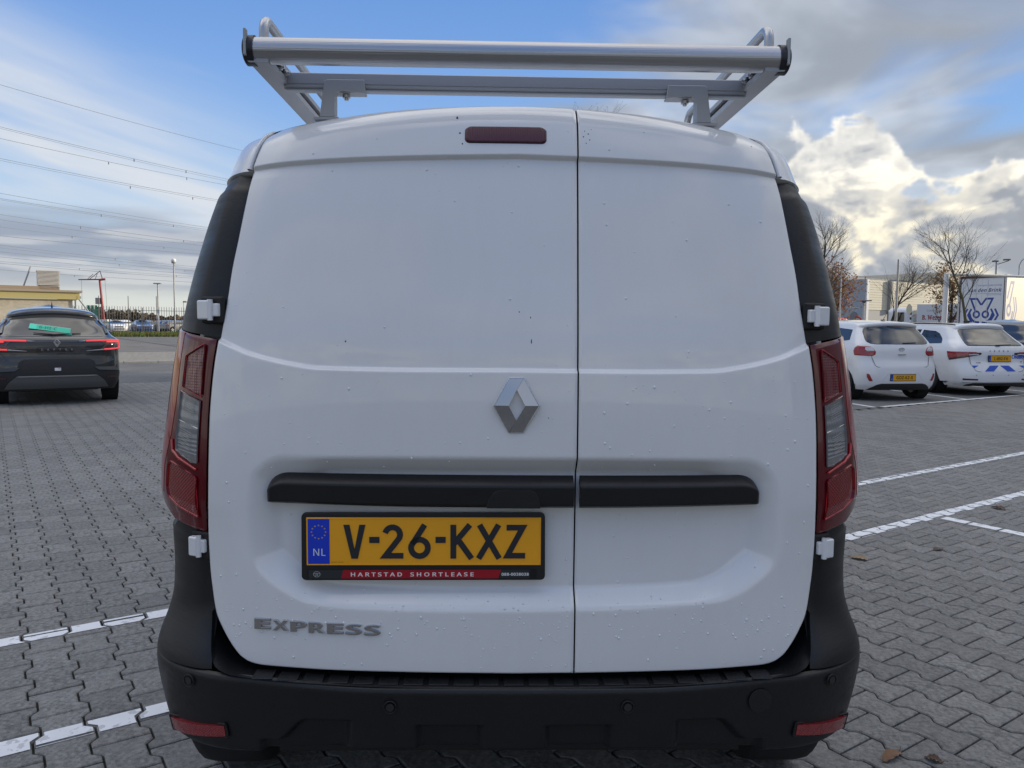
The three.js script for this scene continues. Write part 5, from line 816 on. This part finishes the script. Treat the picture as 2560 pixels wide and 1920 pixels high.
{ // left posts
  const x1 = -36.0, z1 = -82.3; let p = post('globe_lamp', 'tall lamp post with a round white globe before the fence', 'lamp post', x1, z1, 7.6, .085); part('globe', new THREE.SphereGeometry(.26, 20, 14).translate(0, 7.8, 0), whiteMat, p); part('collar', cy(.20, .24, .12, 0, 7.58, 0), galv, p);
  const at = (px, Z) => [(px - 1280) / 1924 * Z * 1.003, -Z];
  let [x, z] = at(400, 95); p = post('floodlight_mast', 'grey mast with a flat twin head behind the fence', 'lamp post', x, z, 6.0, .10); part('twin_head', rb(.95, .14, .4, 0, 6.02, 0, .05), galv, p); part('sign_plate', [bx(.36, .36, .04, -.1, 1.9, .1), bx(.3, .5, .04, .05, 2.6, .1)], M([.6, .6, .58], .5), p);
  for (const [px, lab, kind] of [[253, 'thin dark post next to the red crane mast', 0], [326, 'thin dark post above the fence bars', 1], [396, 'thin dark post close to the twin-headed mast', 2]]) { [x, z] = at(px, 84); post('camera_post', lab, 'post', x, z, 4.1, .05, undefined, M([.12, .12, .13], .6)); }
  [x, z] = at(463, 100); p = post('yard_lamp', 'short yard lamp with a hooded head by the stored cars', 'lamp post', x, z, 3.9, .05); part('lamp_head', rb(.5, .2, .3, .2, 3.95, 0, .06), M([.35, .32, .25], .5), p);
  // red crane
  [x, z] = at(262, 110); const c = thing('loading_crane', 'red crane mast with a short jib and hanging cable', 'crane', x, 0, z, 0); const red = M([.34, .06, .065], .5);
  part('mast', rod([.25, 0, 0], [-.30, 7.3, 0],   .19, .17, 4), red, c); part('jib', [rod([-.2, 7.25, 0], [-3.3, 7.2, 0], .10, .08, 4), rod([-.3, 7.2, 0], [.5, 7.3, 0], .16, .16, 4)], red, c); part('jib_frame', [rod([-1.7, 7.3, 0], [-.2, 8.45, 0], .05), rod([.1, 7.3, 0], [-.2, 8.45, 0], .06), rod([-.9, 7.3, 0], [-.6, 8.1, 0], .04), rod([-2.0, 7.3, 0], [-1.2, 8.0, 0], .04)], M([.12, .12, .14], .6), c); part('cable', [rod([-2.9, 7.2, 0], [-2.85, 0.6, 0], .02), rod([.45, 7.3, 0], [.75, .6, 0], .02)], M([.2, .2, .22], .6), c); part('cabin', bx(.6, .9, .6, -.55, 4.2, 0), M([.35, .3, .28], .6), c); part('base', rb(1.3, 1.6, 1.2, .25, .8, 0, .05), M([.6, .58, .54], .7), c);
  const gf = M([.02, .24, .12], .7, { side: THREE.DoubleSide }); for (const [px, lab] of [[222, 'green banner on a pole next to the building'], [232, 'green banner on a pole, between two like it'], [241, 'green banner on a pole close to the red crane']]) { [x, z] = at(px, 96); p = post('banner_pole', lab, 'banner', x, z, 3.3, .03, 'green banners behind the fence'); part('banner', grid(6, 14, (u, v) => [lerp(.04, .42, u) , lerp(1.5, 3.3, v), .06 * Math.sin(v * 5 + u * 3)], { skirt: .01 }), gf, p); }
  [x, z] = at(250, 92); const s = thing('notice_board', 'white notice board with orange print behind the fence', 'sign', x, 0, z, .2); part('board', bx(.95, .62, .05, 0, 1.05, 0), M([.62, .46, .38], .6), s); part('print', [bx(.8, .10, .01, 0, 1.2, .03), bx(.7, .08, .01, 0, 1.02, .03), bx(.75, .06, .01, 0, .9, .03)], M([.5, .12, .06], .6), s); part('leg', [cy(.03, .03, 1, -.4, .5, -.03), cy(.03, .03, 1, .4, .5, -.03)], galv, s);
}
// ---- far hedge and tree line
{
  const r = rng(55), leaf = new THREE.BufferGeometry(); leaf.setAttribute('position', new THREE.Float32BufferAttribute([-.5, 0, 0, .5, .1, .1, 0, .9, -.1, -.3, .2, -.4, .4, .5, .4, -.1, 1, .2], 3)); leaf.setIndex([0, 1, 2, 3, 4, 5]); leaf.computeVertexNormals();
  const n = 14000, im = new THREE.InstancedMesh(leaf, M([.075, .078, .05], .95, { side: THREE.DoubleSide }), n), o = new THREE.Object3D();
  for (let k = 0; k < n; k++) { const u = lerp(-80, 90, r()), v = 168 + r() * 14, [x, , z] = G(u, v); const top = 2.2 + 1.5 * fbm(u * .06, 1, 1, 3) + .9 * fbm(u * .4, 2, 1, 3) + 1.2 * sstep(6, -10, Math.abs(u - 20) - 6); o.position.set(x, top * Math.pow(r(), .7) - .1, z); o.rotation.set(r() * 6, r() * 6, r() * 6); o.scale.setScalar(.5 + r() * .7); o.updateMatrix(); im.setMatrixAt(k, o.matrix); const w = r(), br = sstep(10, 40, u); im.setColorAt(k, C(lerp(.7, 1.5, w) * lerp(1, 1.35, br), lerp(.7, 1.15, w), lerp(.8, 1.1, w))); }
  im.name = 'far_hedge'; im.userData.kind = 'stuff'; tag(im, 'dark belt of far trees behind the stored cars', 'hedge'); scene.add(im);
}
// ---- overhead power cables: three circuits running away to the right
{
  const cab = [[-52.17, 25.07, -80, -37.92, 25.07, -108.49], [-62.16, 24.58, -95, -46.45, 24.58, -127.99], [-63.47, 24.88, -97, -47.71, 24.88, -131.45], [-72.03, 26.66, -110, -52.81, 26.66, -145.45], [-68.87, 22.89, -105, -52.18, 22.89, -138.33], [-69.53, 22.83, -106, -52.72, 22.83, -139.75], [-78.92, 20.73, -120, -62.55, 20.73, -160.51], [-82.24, 20.72, -125, -63.86, 20.72, -163.86], [-82.9, 20.68, -126, -64.85, 20.68, -166.38], [-85.63, 18.86, -130, -68.24, 18.86, -172.68], [-88.96, 18.65, -135, -70.36, 18.65, -176.85], [-92.31, 18.02, -140, -73.23, 18.02, -182.82], [-98.97, 17.53, -150, -74.91, 17.53, -185.79], [-105.64, 16.74, -160, -88.33, 16.74, -217.49], [-105.67, 16.17, -160, -88.19, 16.17, -215.75], [-109, 15.8, -165, -90.02, 15.8, -220.19], [-112.35, 15.11, -170, -91.68, 15.11, -223.65], [-115.69, 14.53, -175, -92.94, 14.53, -225.56], [-115.71, 14.09, -175, -93.11, 14.09, -225.95], [-122.39, 13.3, -185, -96.61, 13.3, -233.19]];
  const cm = M([.20, .21, .23], .6), r = rng(3);
  cab.forEach(([a, b, c, d, e, f], k) => {
    const D = [d - a, e - b, f - c], q = t => [a + D[0] * t, b + .5 * Math.pow((t - .5) * 2, 2) * .35 - .12, c + D[2] * t], pts = []; for (let i = -3; i <= 8; i++) pts.push(q(i / 4));
    const W = thing('power_cable', 'overhead power cable crossing the sky above the low building', 'cable', 0, 0, 0, 0, 'overhead power cables'); const rad = .00018 * Math.hypot(a, c) + .006;
    part('conductor', tube(pts, rad * (k % 3 === 2 ? .75 : 1), 60, 5), cm, W); if (k % 2) for (const t of [.22 + r() * .4, .75 + r() * .2]) { const p = q(t); part('spacer', bx(.10, .42, .10, p[0], p[1] - .2, p[2]), cm, W); }
  });
}
// ---- trees
const bark = M([.085, .075, .06], .95, { map: grimeTex }), barkGreen = M([.12, .115, .06], .95, { map: grimeTex });
function tree(name, label, x, z, h, r0, seed, opt = {}) {
  const r = rng(seed), T = thing(name, label, 'tree', x, 0, z, r() * 6, opt.group), limbs = [], twigs = [], tips = [];
  const up = new THREE.Vector3(0, 1, 0);
  const grow = (p, d, len, rad, depth) => {
    const n = depth === 0 ? 9 : depth === 1 ? 7 : 4; let P = p.clone(), Dd = d.clone(); const kids = [];
    for (let i = 0; i < n; i++) {
      const q = P.clone().addScaledVector(Dd, len / n), ra = rad * (1 - i / n * (depth === 0 ? .72 : .7)), rb2 = rad * (1 - (i + 1) / n * (depth === 0 ? .72 : .7));
      (depth === 0 ? limbs : twigs).push(rod(P.toArray(), q.toArray(), ra, Math.max(rb2, .003), depth === 0 ? 10 : depth === 1 ? 6 : 3));
      P = q; Dd.add(new THREE.Vector3((r() - .5) * .28, (r() - .35) * (depth ? .22 : .05), (r() - .5) * .28)).normalize();
      const f = (i + 1) / n; if (depth === 0 ? f > (opt.clear || .3) : f > .15) kids.push([P.clone(), f, Dd.clone()]);
    }
    if (depth >= (opt.depth || 3)) { tips.push(P); return; }
    for (const [q, f, dd] of kids) { const c = depth === 0 ? (opt.whorl || 3) : depth === 1 ? 2 : 2; for (let k = 0; k < c; k++) { if (r() < (opt.skip || .1)) continue; const a = r() * 6.283, sp = (opt.spread || .85) * (.7 + .6 * r()), side = new THREE.Vector3(Math.cos(a), 0, Math.sin(a)); if (depth) side.add(new THREE.Vector3(0, (r() - .5) * 1.2, 0)).normalize(); const nd = dd.clone().multiplyScalar(Math.cos(sp)).addScaledVector(side, Math.sin(sp)).normalize(); grow(q, nd, len * (depth === 0 ? lerp(.55, .28, f) * (opt.wide || 1) : .52) * (.7 + .6 * r()), rad * (depth === 0 ? .34 : .5) * (1 - .4 * f), depth + 1); } }
  };
  grow(new THREE.Vector3(0, -.05, 0), new THREE.Vector3((r() - .5) * .05, 1, (r() - .5) * .05).normalize(), h, r0, 0);
  part('trunk', limbs, opt.bark || bark, T); part('crown', twigs, bark, T);
  if (opt.leaves) {
    const pos = [], idx = [], L = opt.leaves; for (let k = 0; k < L.n; k++) { const t = tips[Math.floor(r() * tips.length)], s = L.s * (.6 + .8 * r()); const c = [t.x + (r() - .5) * L.spread, t.y + (r() - .5) * L.spread, t.z + (r() - .5) * L.spread]; const a = new THREE.Vector3(r() - .5, r() - .5, r() - .5).normalize(), b = new THREE.Vector3(r() - .5, r() - .5, r() - .5).cross(a).normalize(); const v = pos.length / 3; pos.push(c[0], c[1], c[2], c[0] + a.x * s + b.x * s * .4, c[1] + a.y * s + b.y * s * .4, c[2] + a.z * s + b.z * s * .4, c[0] + a.x * s * 1.7, c[1] + a.y * s * 1.7, c[2] + a.z * s * 1.7, c[0] + a.x * s - b.x * s * .4, c[1] + a.y * s - b.y * s * .4, c[2] + a.z * s - b.z * s * .4); idx.push(v, v + 1, v + 2, v, v + 2, v + 3); }
    const g = new THREE.BufferGeometry(); g.setAttribute('position', new THREE.Float32BufferAttribute(pos, 3)); g.setIndex(idx); g.computeVertexNormals(); const col = new Float32Array(pos.length); for (let k = 0; k < pos.length / 12; k++) { const w = r(), cc = L.c[Math.floor(r() * L.c.length)]; for (let q = 0; q < 4; q++) for (let ch = 0; ch < 3; ch++) col[k * 12 + q * 3 + ch] = cc[ch] * lerp(.75, 1.25, w); } g.setAttribute('color', new THREE.BufferAttribute(col, 3));
    const o = new THREE.Mesh(g, M(1, .9, { vertexColors: true, side: THREE.DoubleSide, transmission: .25, thickness: 0 })); o.name = 'leaves'; o.castShadow = o.receiveShadow = true; T.add(o);
  }
  return T;
}
{
  const at = (px, Z) => [(px - 1280) / 1924 * Z * 1.0, -Z];
  let [x, z] = at(2410, 34); tree('bare_tree', 'bare tree with a mossy trunk before the truck', x, z, 4.9, .085, 21, { bark: barkGreen, clear: .42, spread: .62, wide: .92, whorl: 3, skip: .22 });
  [x, z] = at(2222, 45); tree('bare_tree', 'bare tree with a fine rounded crown before the warehouse', x, z, 4.2, .11, 34, { clear: .34, spread: .62, wide: 1.1, whorl: 3, skip: .32 });
  [x, z] = at(2072, 50); tree('autumn_tree', 'tree with red-brown autumn leaves beside the van', x, z, 4.3, .12, 9, { clear: .25, spread: .7, wide: .9, depth: 2, skip: .25, leaves: { n: 2600, s: .10, spread: 1.0, c: [[.30, .12, .07], [.36, .16, .09], [.25, .11, .08], [.38, .25, .08]] } });
  [x, z] = at(2370, 46); tree('autumn_tree', 'tree with ochre leaves behind the bare tree', x, z, 4.2, .12, 17, { clear: .22, spread: .7, wide: .8, depth: 2, skip: .25, leaves: { n: 1500, s: .10, spread: .8, c: [[.28, .17, .06], [.33, .20, .08], [.23, .14, .07]] } });
  [x, z] = at(1425, 24); tree('slender_tree', 'slender bare tree whose top shows above the van roof', x, z, 6.7, .09, 44, { clear: .4, spread: .45, wide: .5, whorl: 3 });
  [x, z] = at(2040, 30); tree('slender_tree', 'slender bare tree whose twigs show beside the black pillar trim', x, z, 4.6, .09, 52, { clear: .3, spread: .5, wide: .6 });
}
// ---- warehouse
{
  const b = thing('warehouse', 'large warehouse with a cream sunlit front and a side tinted blue-grey for shade', 'building', 45.6, 0, -100, TH);
  const cream = M([.66, .62, .50], .7), shadeBlueGrey = M([.30, .35, .42], .7), grey = M([.42, .42, .41], .75);  // side wall blue-greyed and lower wall greyed to paint in their shade
  const Ht = 7.7, W = 60, Dp = 46;
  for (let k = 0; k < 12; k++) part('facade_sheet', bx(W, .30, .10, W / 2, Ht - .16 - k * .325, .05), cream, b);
  part('upper_wall', bx(W, 3.9, .3, W / 2, Ht - 1.95, -.15), M([.58, .54, .43], .7), b);
  part('lower_wall', bx(W - 9.5, 3.8, .3, W / 2 + 4.75, 1.9, -.15), grey, b); part('loading_bay', [bx(9.4, 3.8, .3, 4.7, 1.9, -8), bx(.2, 3.8, 8, .4, 1.9, -4.2), bx(.2, 3.8, 8, 9.3, 1.9, -4.2), bx(9.4, .2, 8, 4.7, 3.9, -4.2)], grey, b); part('bay_wall', bx(9.4, 1.6, .25, 4.7, 3.0, -.1), grey, b); part('bay_floor', bx(9.4, .1, 8, 4.7, .05, -4.2), grey, b);
  for (let k = 0; k < 16; k++) part('side_sheet', bx(.14, Ht, Dp / 16 - .05, -.07, Ht / 2, -Dp / 16 * (k + .5)), shadeBlueGrey, b);
  part('side_wall', bx(.3, Ht, Dp, .16, Ht / 2, -Dp / 2), shadeBlueGrey, b); part('corner_trim', bx(.5, Ht, .2, .1, Ht / 2, .12), M([.62, .63, .64], .6), b);
  part('roof', bx(W, .3, Dp, W / 2, Ht - .1, -Dp / 2), M([.25, .25, .26], .8), b);
  part('buttress', bx(.5, Ht - 3.4, .5, 5.1, Ht - (Ht - 3.4) / 2, .3), M([.30, .30, .28], .8), b);
  part('raised_block', bx(26, 3.2, 20, 37, Ht + .6, -12), cream, b); part('raised_front', bx(17, 1.2, .3, 15.6, Ht + .5, -8), M([.24, .26, .29], .7), b);
  // office wing: sloped canopy, ribbon of windows, parapet band
  const o = sub('office_wing', b); part('canopy', [bx(32, .12, 3.2, 30, 4.35, 1.6).rotateX(0), bx(32, .9, .14, 30, 3.95, 3.2)], M([.32, .35, .41], .6), o); part('canopy_face', bx(32, 1.05, .1, 30, 3.95, 3.24), M([.34, .37, .43], .55), o);
  part('window_wall', bx(32, 1.3, .2, 30, 2.85, 2.6), M([.30, .30, .28], .7), o); part('parapet_band', bx(32.4, .6, .5, 30, 1.95, 3.0), M([.55, .56, .58], .6), o); part('ground_floor', bx(32, 1.7, .2, 30, .85, 2.6), M([.22, .23, .24], .7), o);
  for (let k = 0; k < 22; k++) { part('window_pane', bx(1.12, 1.0, .04, 14.8 + k * 1.45, 2.83, 2.73), glassDark, b); part('window_frame', bx(.12, 1.05, .08, 15.52 + k * 1.45, 2.83, 2.75), M([.5, .5, .48], .6), b); }
  [[-.1, 6.2, 3.5], [-.1, 4.6, 7]].forEach(([x, y, zz]) => part('wall_lamp', bx(.35, .3, .4, x - .2, y, -zz), M([.12, .12, .12], .6), b));
}
// ---- parked lorries
{
  const t = thing('box_truck', 'box truck with blue interlaced figures on its white rear doors', 'truck', 26.5, 0, -43.75, -55.8 * D2R);
  const boxM = M([.74, .73, .70], .5), blue = '#2b4a97', frameM = M([.10, .045, .05], .6);
  const rear = canvas(1020, 1280, (c, w, h) => { c.fillStyle = '#dfe3e8'; c.fillRect(0, 0, w, h); c.fillStyle = '#3a4673'; c.font = 'italic bold 120px sans-serif'; c.textAlign = 'right'; c.fillText('van den Brink', 960, 330, 860); c.font = '54px sans-serif'; c.fillText('transport onderneming', 965, 195, 560); c.fillRect(90, 362, 870, 6); c.font = '30px sans-serif'; c.fillText('transport & warehousing', 960, 404, 800); c.fillStyle = '#b9bfc6'; c.fillRect(w / 2 - 3, 0, 6, h);
    c.strokeStyle = blue; c.lineWidth = 40; c.lineJoin = 'miter'; const cx = 510, cyy = 830; for (const m of [-1, 1]) { c.save(); c.translate(cx, cyy); c.scale(m * 1.1, 1.1); c.beginPath(); c.moveTo(4, -190); c.lineTo(96, -318); c.lineTo(236, -318); c.lineTo(122, -64); c.stroke(); c.beginPath(); c.arc(98, 6, 62, 0, 7); c.stroke(); c.beginPath(); c.moveTo(28, 168); c.quadraticCurveTo(170, 180, 222, 60); c.lineTo(250, -20); c.stroke(); c.beginPath(); c.moveTo(212, -110); c.lineTo(282, 22); c.lineTo(196, 168); c.stroke(); c.beginPath(); c.moveTo(298, -110); c.lineTo(368, 22); c.lineTo(282, 168); c.stroke(); c.restore(); } });
  const side = canvas(2048, 640, (c, w, h) => { c.fillStyle = '#e3dcc8'; c.fillRect(0, 0, w, h); c.strokeStyle = blue; c.lineWidth = 34; c.beginPath(); c.moveTo(26, 250); c.lineTo(110, 80); c.lineTo(196, 80); c.lineTo(96, 330); c.stroke(); c.beginPath(); c.arc(86, 372, 52, 0, 7); c.stroke(); c.beginPath(); c.moveTo(4, 470); c.quadraticCurveTo(60, 560, 150, 500); c.quadraticCurveTo(190, 450, 205, 380); c.stroke(); c.lineWidth = 26; for (const d of [0, 60]) { c.beginPath(); c.moveTo(210 + d, 230); c.lineTo(262 + d, 360); c.lineTo(205 + d, 500); c.stroke(); } c.fillStyle = blue; c.font = 'italic bold 150px sans-serif'; c.fillText('van den Brink', 700, 380); });  // side panel tinted warm for sunlight, rear doors tinted cool for shade
  part('cargo_box', bx(2.53, 3.35, 8.2, 0, 2.70, -4.12), [new THREE.MeshPhysicalMaterial({ map: side, roughness: .5 }), boxM, boxM, boxM, boxM, boxM], t);
  part('rear_door_print', bx(2.26, 3.16, .03, 0, 2.68, .005), [boxM, boxM, boxM, boxM, new THREE.MeshPhysicalMaterial({ map: rear, roughness: .5 }), boxM], t);
  part('door_frame', [bx(.06, 3.25, .04, -1.16, 2.68, .02), bx(.06, 3.25, .04, 1.16, 2.68, .02), bx(2.4, .12, .06, 0, 4.30, .02)], frameM, t); part('corner_post', [bx(.10, 3.35, .08, -1.23, 2.70, .02), bx(.10, 3.35, .08, 1.23, 2.70, .02)], M([.6, .6, .6], .5), t);
  for (const x of [-1.18, 1.18]) part('marker_lamp', rb(.12, .08, .05, x, 4.30, .06, .02), lampRed, t);
  part('lock_rod', [bx(.018, 3.0, .018, -.30, 2.65, .03), bx(.018, 3.0, .018, .30, 2.65, .03)], M([.6, .6, .6], .4), t); part('service_box', bx(.24, .34, .06, -.95, 1.42, .04), galv, t); part('round_badge', new THREE.CylinderGeometry(.12, .12, .02, 20).rotateX(Math.PI / 2).translate(.88, 1.32, .03), M(.12, .5), t);
  part('chassis', bx(1.0, .3, 10, 0, .85, -5), black, t); part('rear_bar', bx(2.4, .16, .12, 0, .55, 0), M([.4, .06, .05], .6), t); const cab = sub('cab', t); part('cab_body', rb(2.4, 2.5, 2.1, 0, 2.0, -9.5, .12, 3), M([.12, .16, .34], .4), cab); part('windscreen', bx(2.1, .9, .05, 0, 2.6, -10.56), glassDark, cab);
  for (const x of [-1.0, 1.0]) for (const z of [-1.6, -2.9, -9.2]) wheel(t, x, .5, z, .5, .3, .28, 6, 20);
  // curtain-sided lorry with red lettering
  const l = thing('curtain_lorry', 'white lorry with red lettering parked behind the dark fence', 'truck', 38.2, 0, -55.6, 63 * D2R);
  const ban = canvas(1400, 380, (c, w, h) => { c.fillStyle = '#d5d9dd'; c.fillRect(0, 0, w, h); c.fillStyle = '#a11f24'; c.font = 'bold 76px serif'; c.fillText('B. Wezenberg b.v.', 60, 190, 470); c.strokeStyle = '#5d1418'; c.lineWidth = 3; c.strokeText('B. Wezenberg b.v.', 60, 190, 470); c.fillStyle = '#8d97a5'; c.font = '34px sans-serif'; c.fillText('Internationaal Transport', 110, 90, 380); c.fillStyle = '#2d6b46'; c.fillRect(0, 322, w, 18); c.strokeStyle = '#aab3bd'; c.lineWidth = 10; for (const d of [0, 60, 120]) { c.beginPath(); c.moveTo(600 + d, 250); c.lineTo(660 + d, 90); c.stroke(); } });
  part('cargo_box', bx(2.5, 2.3, 8.0, 0, 2.05, -4.1), [new THREE.MeshPhysicalMaterial({ map: ban, roughness: .5 }), new THREE.MeshPhysicalMaterial({ map: ban, roughness: .5 }), whiteMat, whiteMat, whiteMat, whiteMat], l);
  part('chassis', bx(1.2, .4, 10, 0, .7, -5), black, l); const lc = sub('cab', l); part('cab_body', rb(2.4, 2.4, 1.8, 0, 1.75, -9.2, .45, 5), M([.72, .74, .76], .4), lc); part('side_glass', [bx(2.42, .7, .7, 0, 2.25, -9.3)], glassDark, lc); part('windscreen', bx(2.0, .8, .06, 0, 2.3, -10.09), glassDark, lc);
  for (const x of [-1.0, 1.0]) for (const z of [-1.6, -9.0]) wheel(l, x, .48, z, .48, .3, .28, 6, 20);
  // small box lorry with a red cab
  const s = thing('red_cab_lorry', 'small cream box lorry with a red cab beside the blue-grey wall', 'truck', 27.0, 0, -71.5, (34.2 - 90) * D2R); part('cargo_box', bx(2.3, 2.3, 4.4, 0, 1.9, -1.2), M([.68, .64, .52], .6), s); part('box_lettering', [bx(.02, .35, .10, 1.16, 1.6, -.2), bx(.02, .35, .10, 1.16, 1.6, .1), bx(.02, .35, .10, 1.16, 1.6, .4)], M([.40, .20, .05], .6), s); part('cab_body', rb(2.2, 2.0, 1.7, 0, 1.35, -4.35, .2, 3), M([.50, .03, .05], .4), s); part('cab_glass', bx(2.22, .6, .9, 0, 1.9, -4.5), glassDark, s); part('chassis', bx(1, .3, 5.5, 0, .55, -2.2), black, s); for (const x of [-.95, .95]) for (const z of [.2, -4.2]) wheel(s, x, .4, z, .4, .25, .24, 6, 18);
}
// ---- posts, signs and fence in front of the trucks
{
  const at = (px, Z) => [(px - 1280) / 1924 * Z, -Z]; let [x, z] = at(2355, 38);
  const g = thing('height_gantry', 'white height gantry with black bands at its foot', 'gantry', x, 0, z, 8 * D2R); part('post', cy(.13, .12, 4.0, 0, 2.0, 0, 16), whiteMat, g); for (let k = 0; k < 5; k++) part('black_band', cy(.134, .134, .11, 0, .35 + k * .26 , 0, 16), M(.02, .6), g); part('arm', rod([-.1, 4.02, 0], [5.6, 4.0, -.4], .075, .06), M([.72, .69, .60], .5), g); part('far_post', cy(.12, .12, 4.0, 5.5, 2.0, -.4, 14), whiteMat, g);
  [x, z] = at(2266, 44); const m = thing('road_sign', 'cream round sign on a black and white banded pole', 'sign', x, 0, z, -.4); part('pole', cy(.045, .045, 2.6, .1, 1.3, 0), whiteMat, m); for (let k = 0; k < 8; k++) part('black_band', cy(.048, .048, .14, .1, .25 + k * .28, 0), M(.02, .6), m); part('sign_disc', [new THREE.CylinderGeometry(.20, .20, .04, 28).scale(.72, 1, 1.45).rotateX(Math.PI / 2).translate(0, 2.45, .06), new THREE.CylinderGeometry(.11, .11, .04, 24).rotateX(Math.PI / 2).translate(.27, 2.28, .06)], M([.66, .62, .46], .5), m);
  [x, z] = at(2128, 58); const gs = thing('sign_back', 'round grey sign seen from behind on a post', 'sign', x, 0, z, .2); part('pole', cy(.04, .04, 2.6, 0, 1.3, 0), galv, gs); part('sign_disc', new THREE.CylinderGeometry(.36, .36, .03, 28).rotateX(Math.PI / 2).translate(0, 2.25, .05), M([.24, .25, .26], .6), gs);
  [x, z] = at(2137.5, 58); const rs = thing('red_ring_sign', 'round red-rimmed sign on a post', 'sign', x, 0, z, -.3); part('pole', cy(.04, .04, 2.1, 0, 1.05, 0), galv, rs); part('red_ring', new THREE.TorusGeometry(.27, .06, 10, 30).translate(0, 1.95, .04), M([.50, .06, .05], .5), rs); part('sign_face', new THREE.CylinderGeometry(.27, .27, .03, 28).rotateX(Math.PI / 2).translate(0, 1.95, .04), M([.62, .50, .44], .5), rs);
  [x, z] = at(2132.5, 60); let p = post('small_lamp_post', 'thin grey lamp post among the round signs', 'lamp post', x, z, 2.9, .04); part('lamp_head', rb(.45, .08, .3, 0, 2.92, 0, .03), galv, p);
  [x, z] = at(2153, 52); p = post('flat_lamp_post', 'pale lamp post with a flat square head before the warehouse corner', 'lamp post', x, z, 3.1, .07, undefined, M([.6, .6, .58], .5)); part('lamp_head', [rb(.75, .07, .75, 0, 3.2, 0, .02), cy(.09, .16, .12, 0, 3.12, 0)], M([.22, .23, .22], .5), p);
  [x, z] = at(2234, 40); post('tall_pole', 'tall slim grey pole beside the fine-crowned tree', 'pole', x, z, 4.9, .07, undefined, M([.42, .40, .37], .6));
  [x, z] = at(2094, 46); post('flag_pole', 'slim pale flag pole in front of the red-brown tree', 'pole', x, z, 4.8, .05, undefined, M([.55, .53, .5], .5));
  [x, z] = at(2477, 58); p = post('double_lamp_post', 'lamp post with two dark heads rising behind the truck', 'lamp post', x, z, 6.4, .10); part('lamp_head', [rb(.42, .12, .2, -.1, 6.45, 0, .04), rb(.5, .12, .2, .95, 6.55, 0, .04).rotateZ(.03), rod([0, 6.2, 0], [.9, 6.5, 0], .03)], M([.12, .12, .13], .5), p);
  [x, z] = at(2534, 58); p = post('arched_lamp_post', 'lamp post with an arched arm rising behind the truck', 'lamp post', x, z, 6.0, .06); part('arm', tube([[0, 5.9, 0], [.05, 6.3, 0], [.5, 6.75, 0], [2.6, 7.5, 0]], .05, 30, 8), galv, p); part('lamp_head', rb(.6, .1, .2, 2.8, 7.55, 0, .04), galv, p);
  const f = thing('dark_fence', 'dark bar fence before the white lorry', 'fence', ...at(2190, 47).reduce((a, v, i) => i ? [a, 0, v] : v, 0), 26 * D2R); const fm = M([.03, .035, .03], .6), bar = bx(.025, 1.5, .025, 0, .75, 0); for (let k = 0; k < 80; k++) part('bar', bar, fm, f).position.x = k * .16; part('rail', [bx(12.8, .05, .04, 6.4, 1.4, 0), bx(12.8, .05, .04, 6.4, .2, 0)], fm, f); for (let k = 0; k < 6; k++) part('post', bx(.08, 1.65, .08, k * 2.5, .82, -.02), fm, f);
  [x, z] = at(2247, 43); post('dark_gate_post', 'dark square post at the fence gap', 'post', x, z, 1.75, .10, undefined, M(.03, .6));
  [x, z] = at(2343, 46); const sk = thing('blue_container', 'low blue container behind the dark fence', 'container', x, 0, z, 30 * D2R); part('body', rb(1.6, 1.0, 1.2, 0, .5, 0, .03), M([.03, .10, .28], .6), sk); part('lid', rb(1.7, .08, 1.3, 0, 1.05, 0, .02), M([.03, .09, .24], .6), sk);
}

renderer.render(scene, camera);
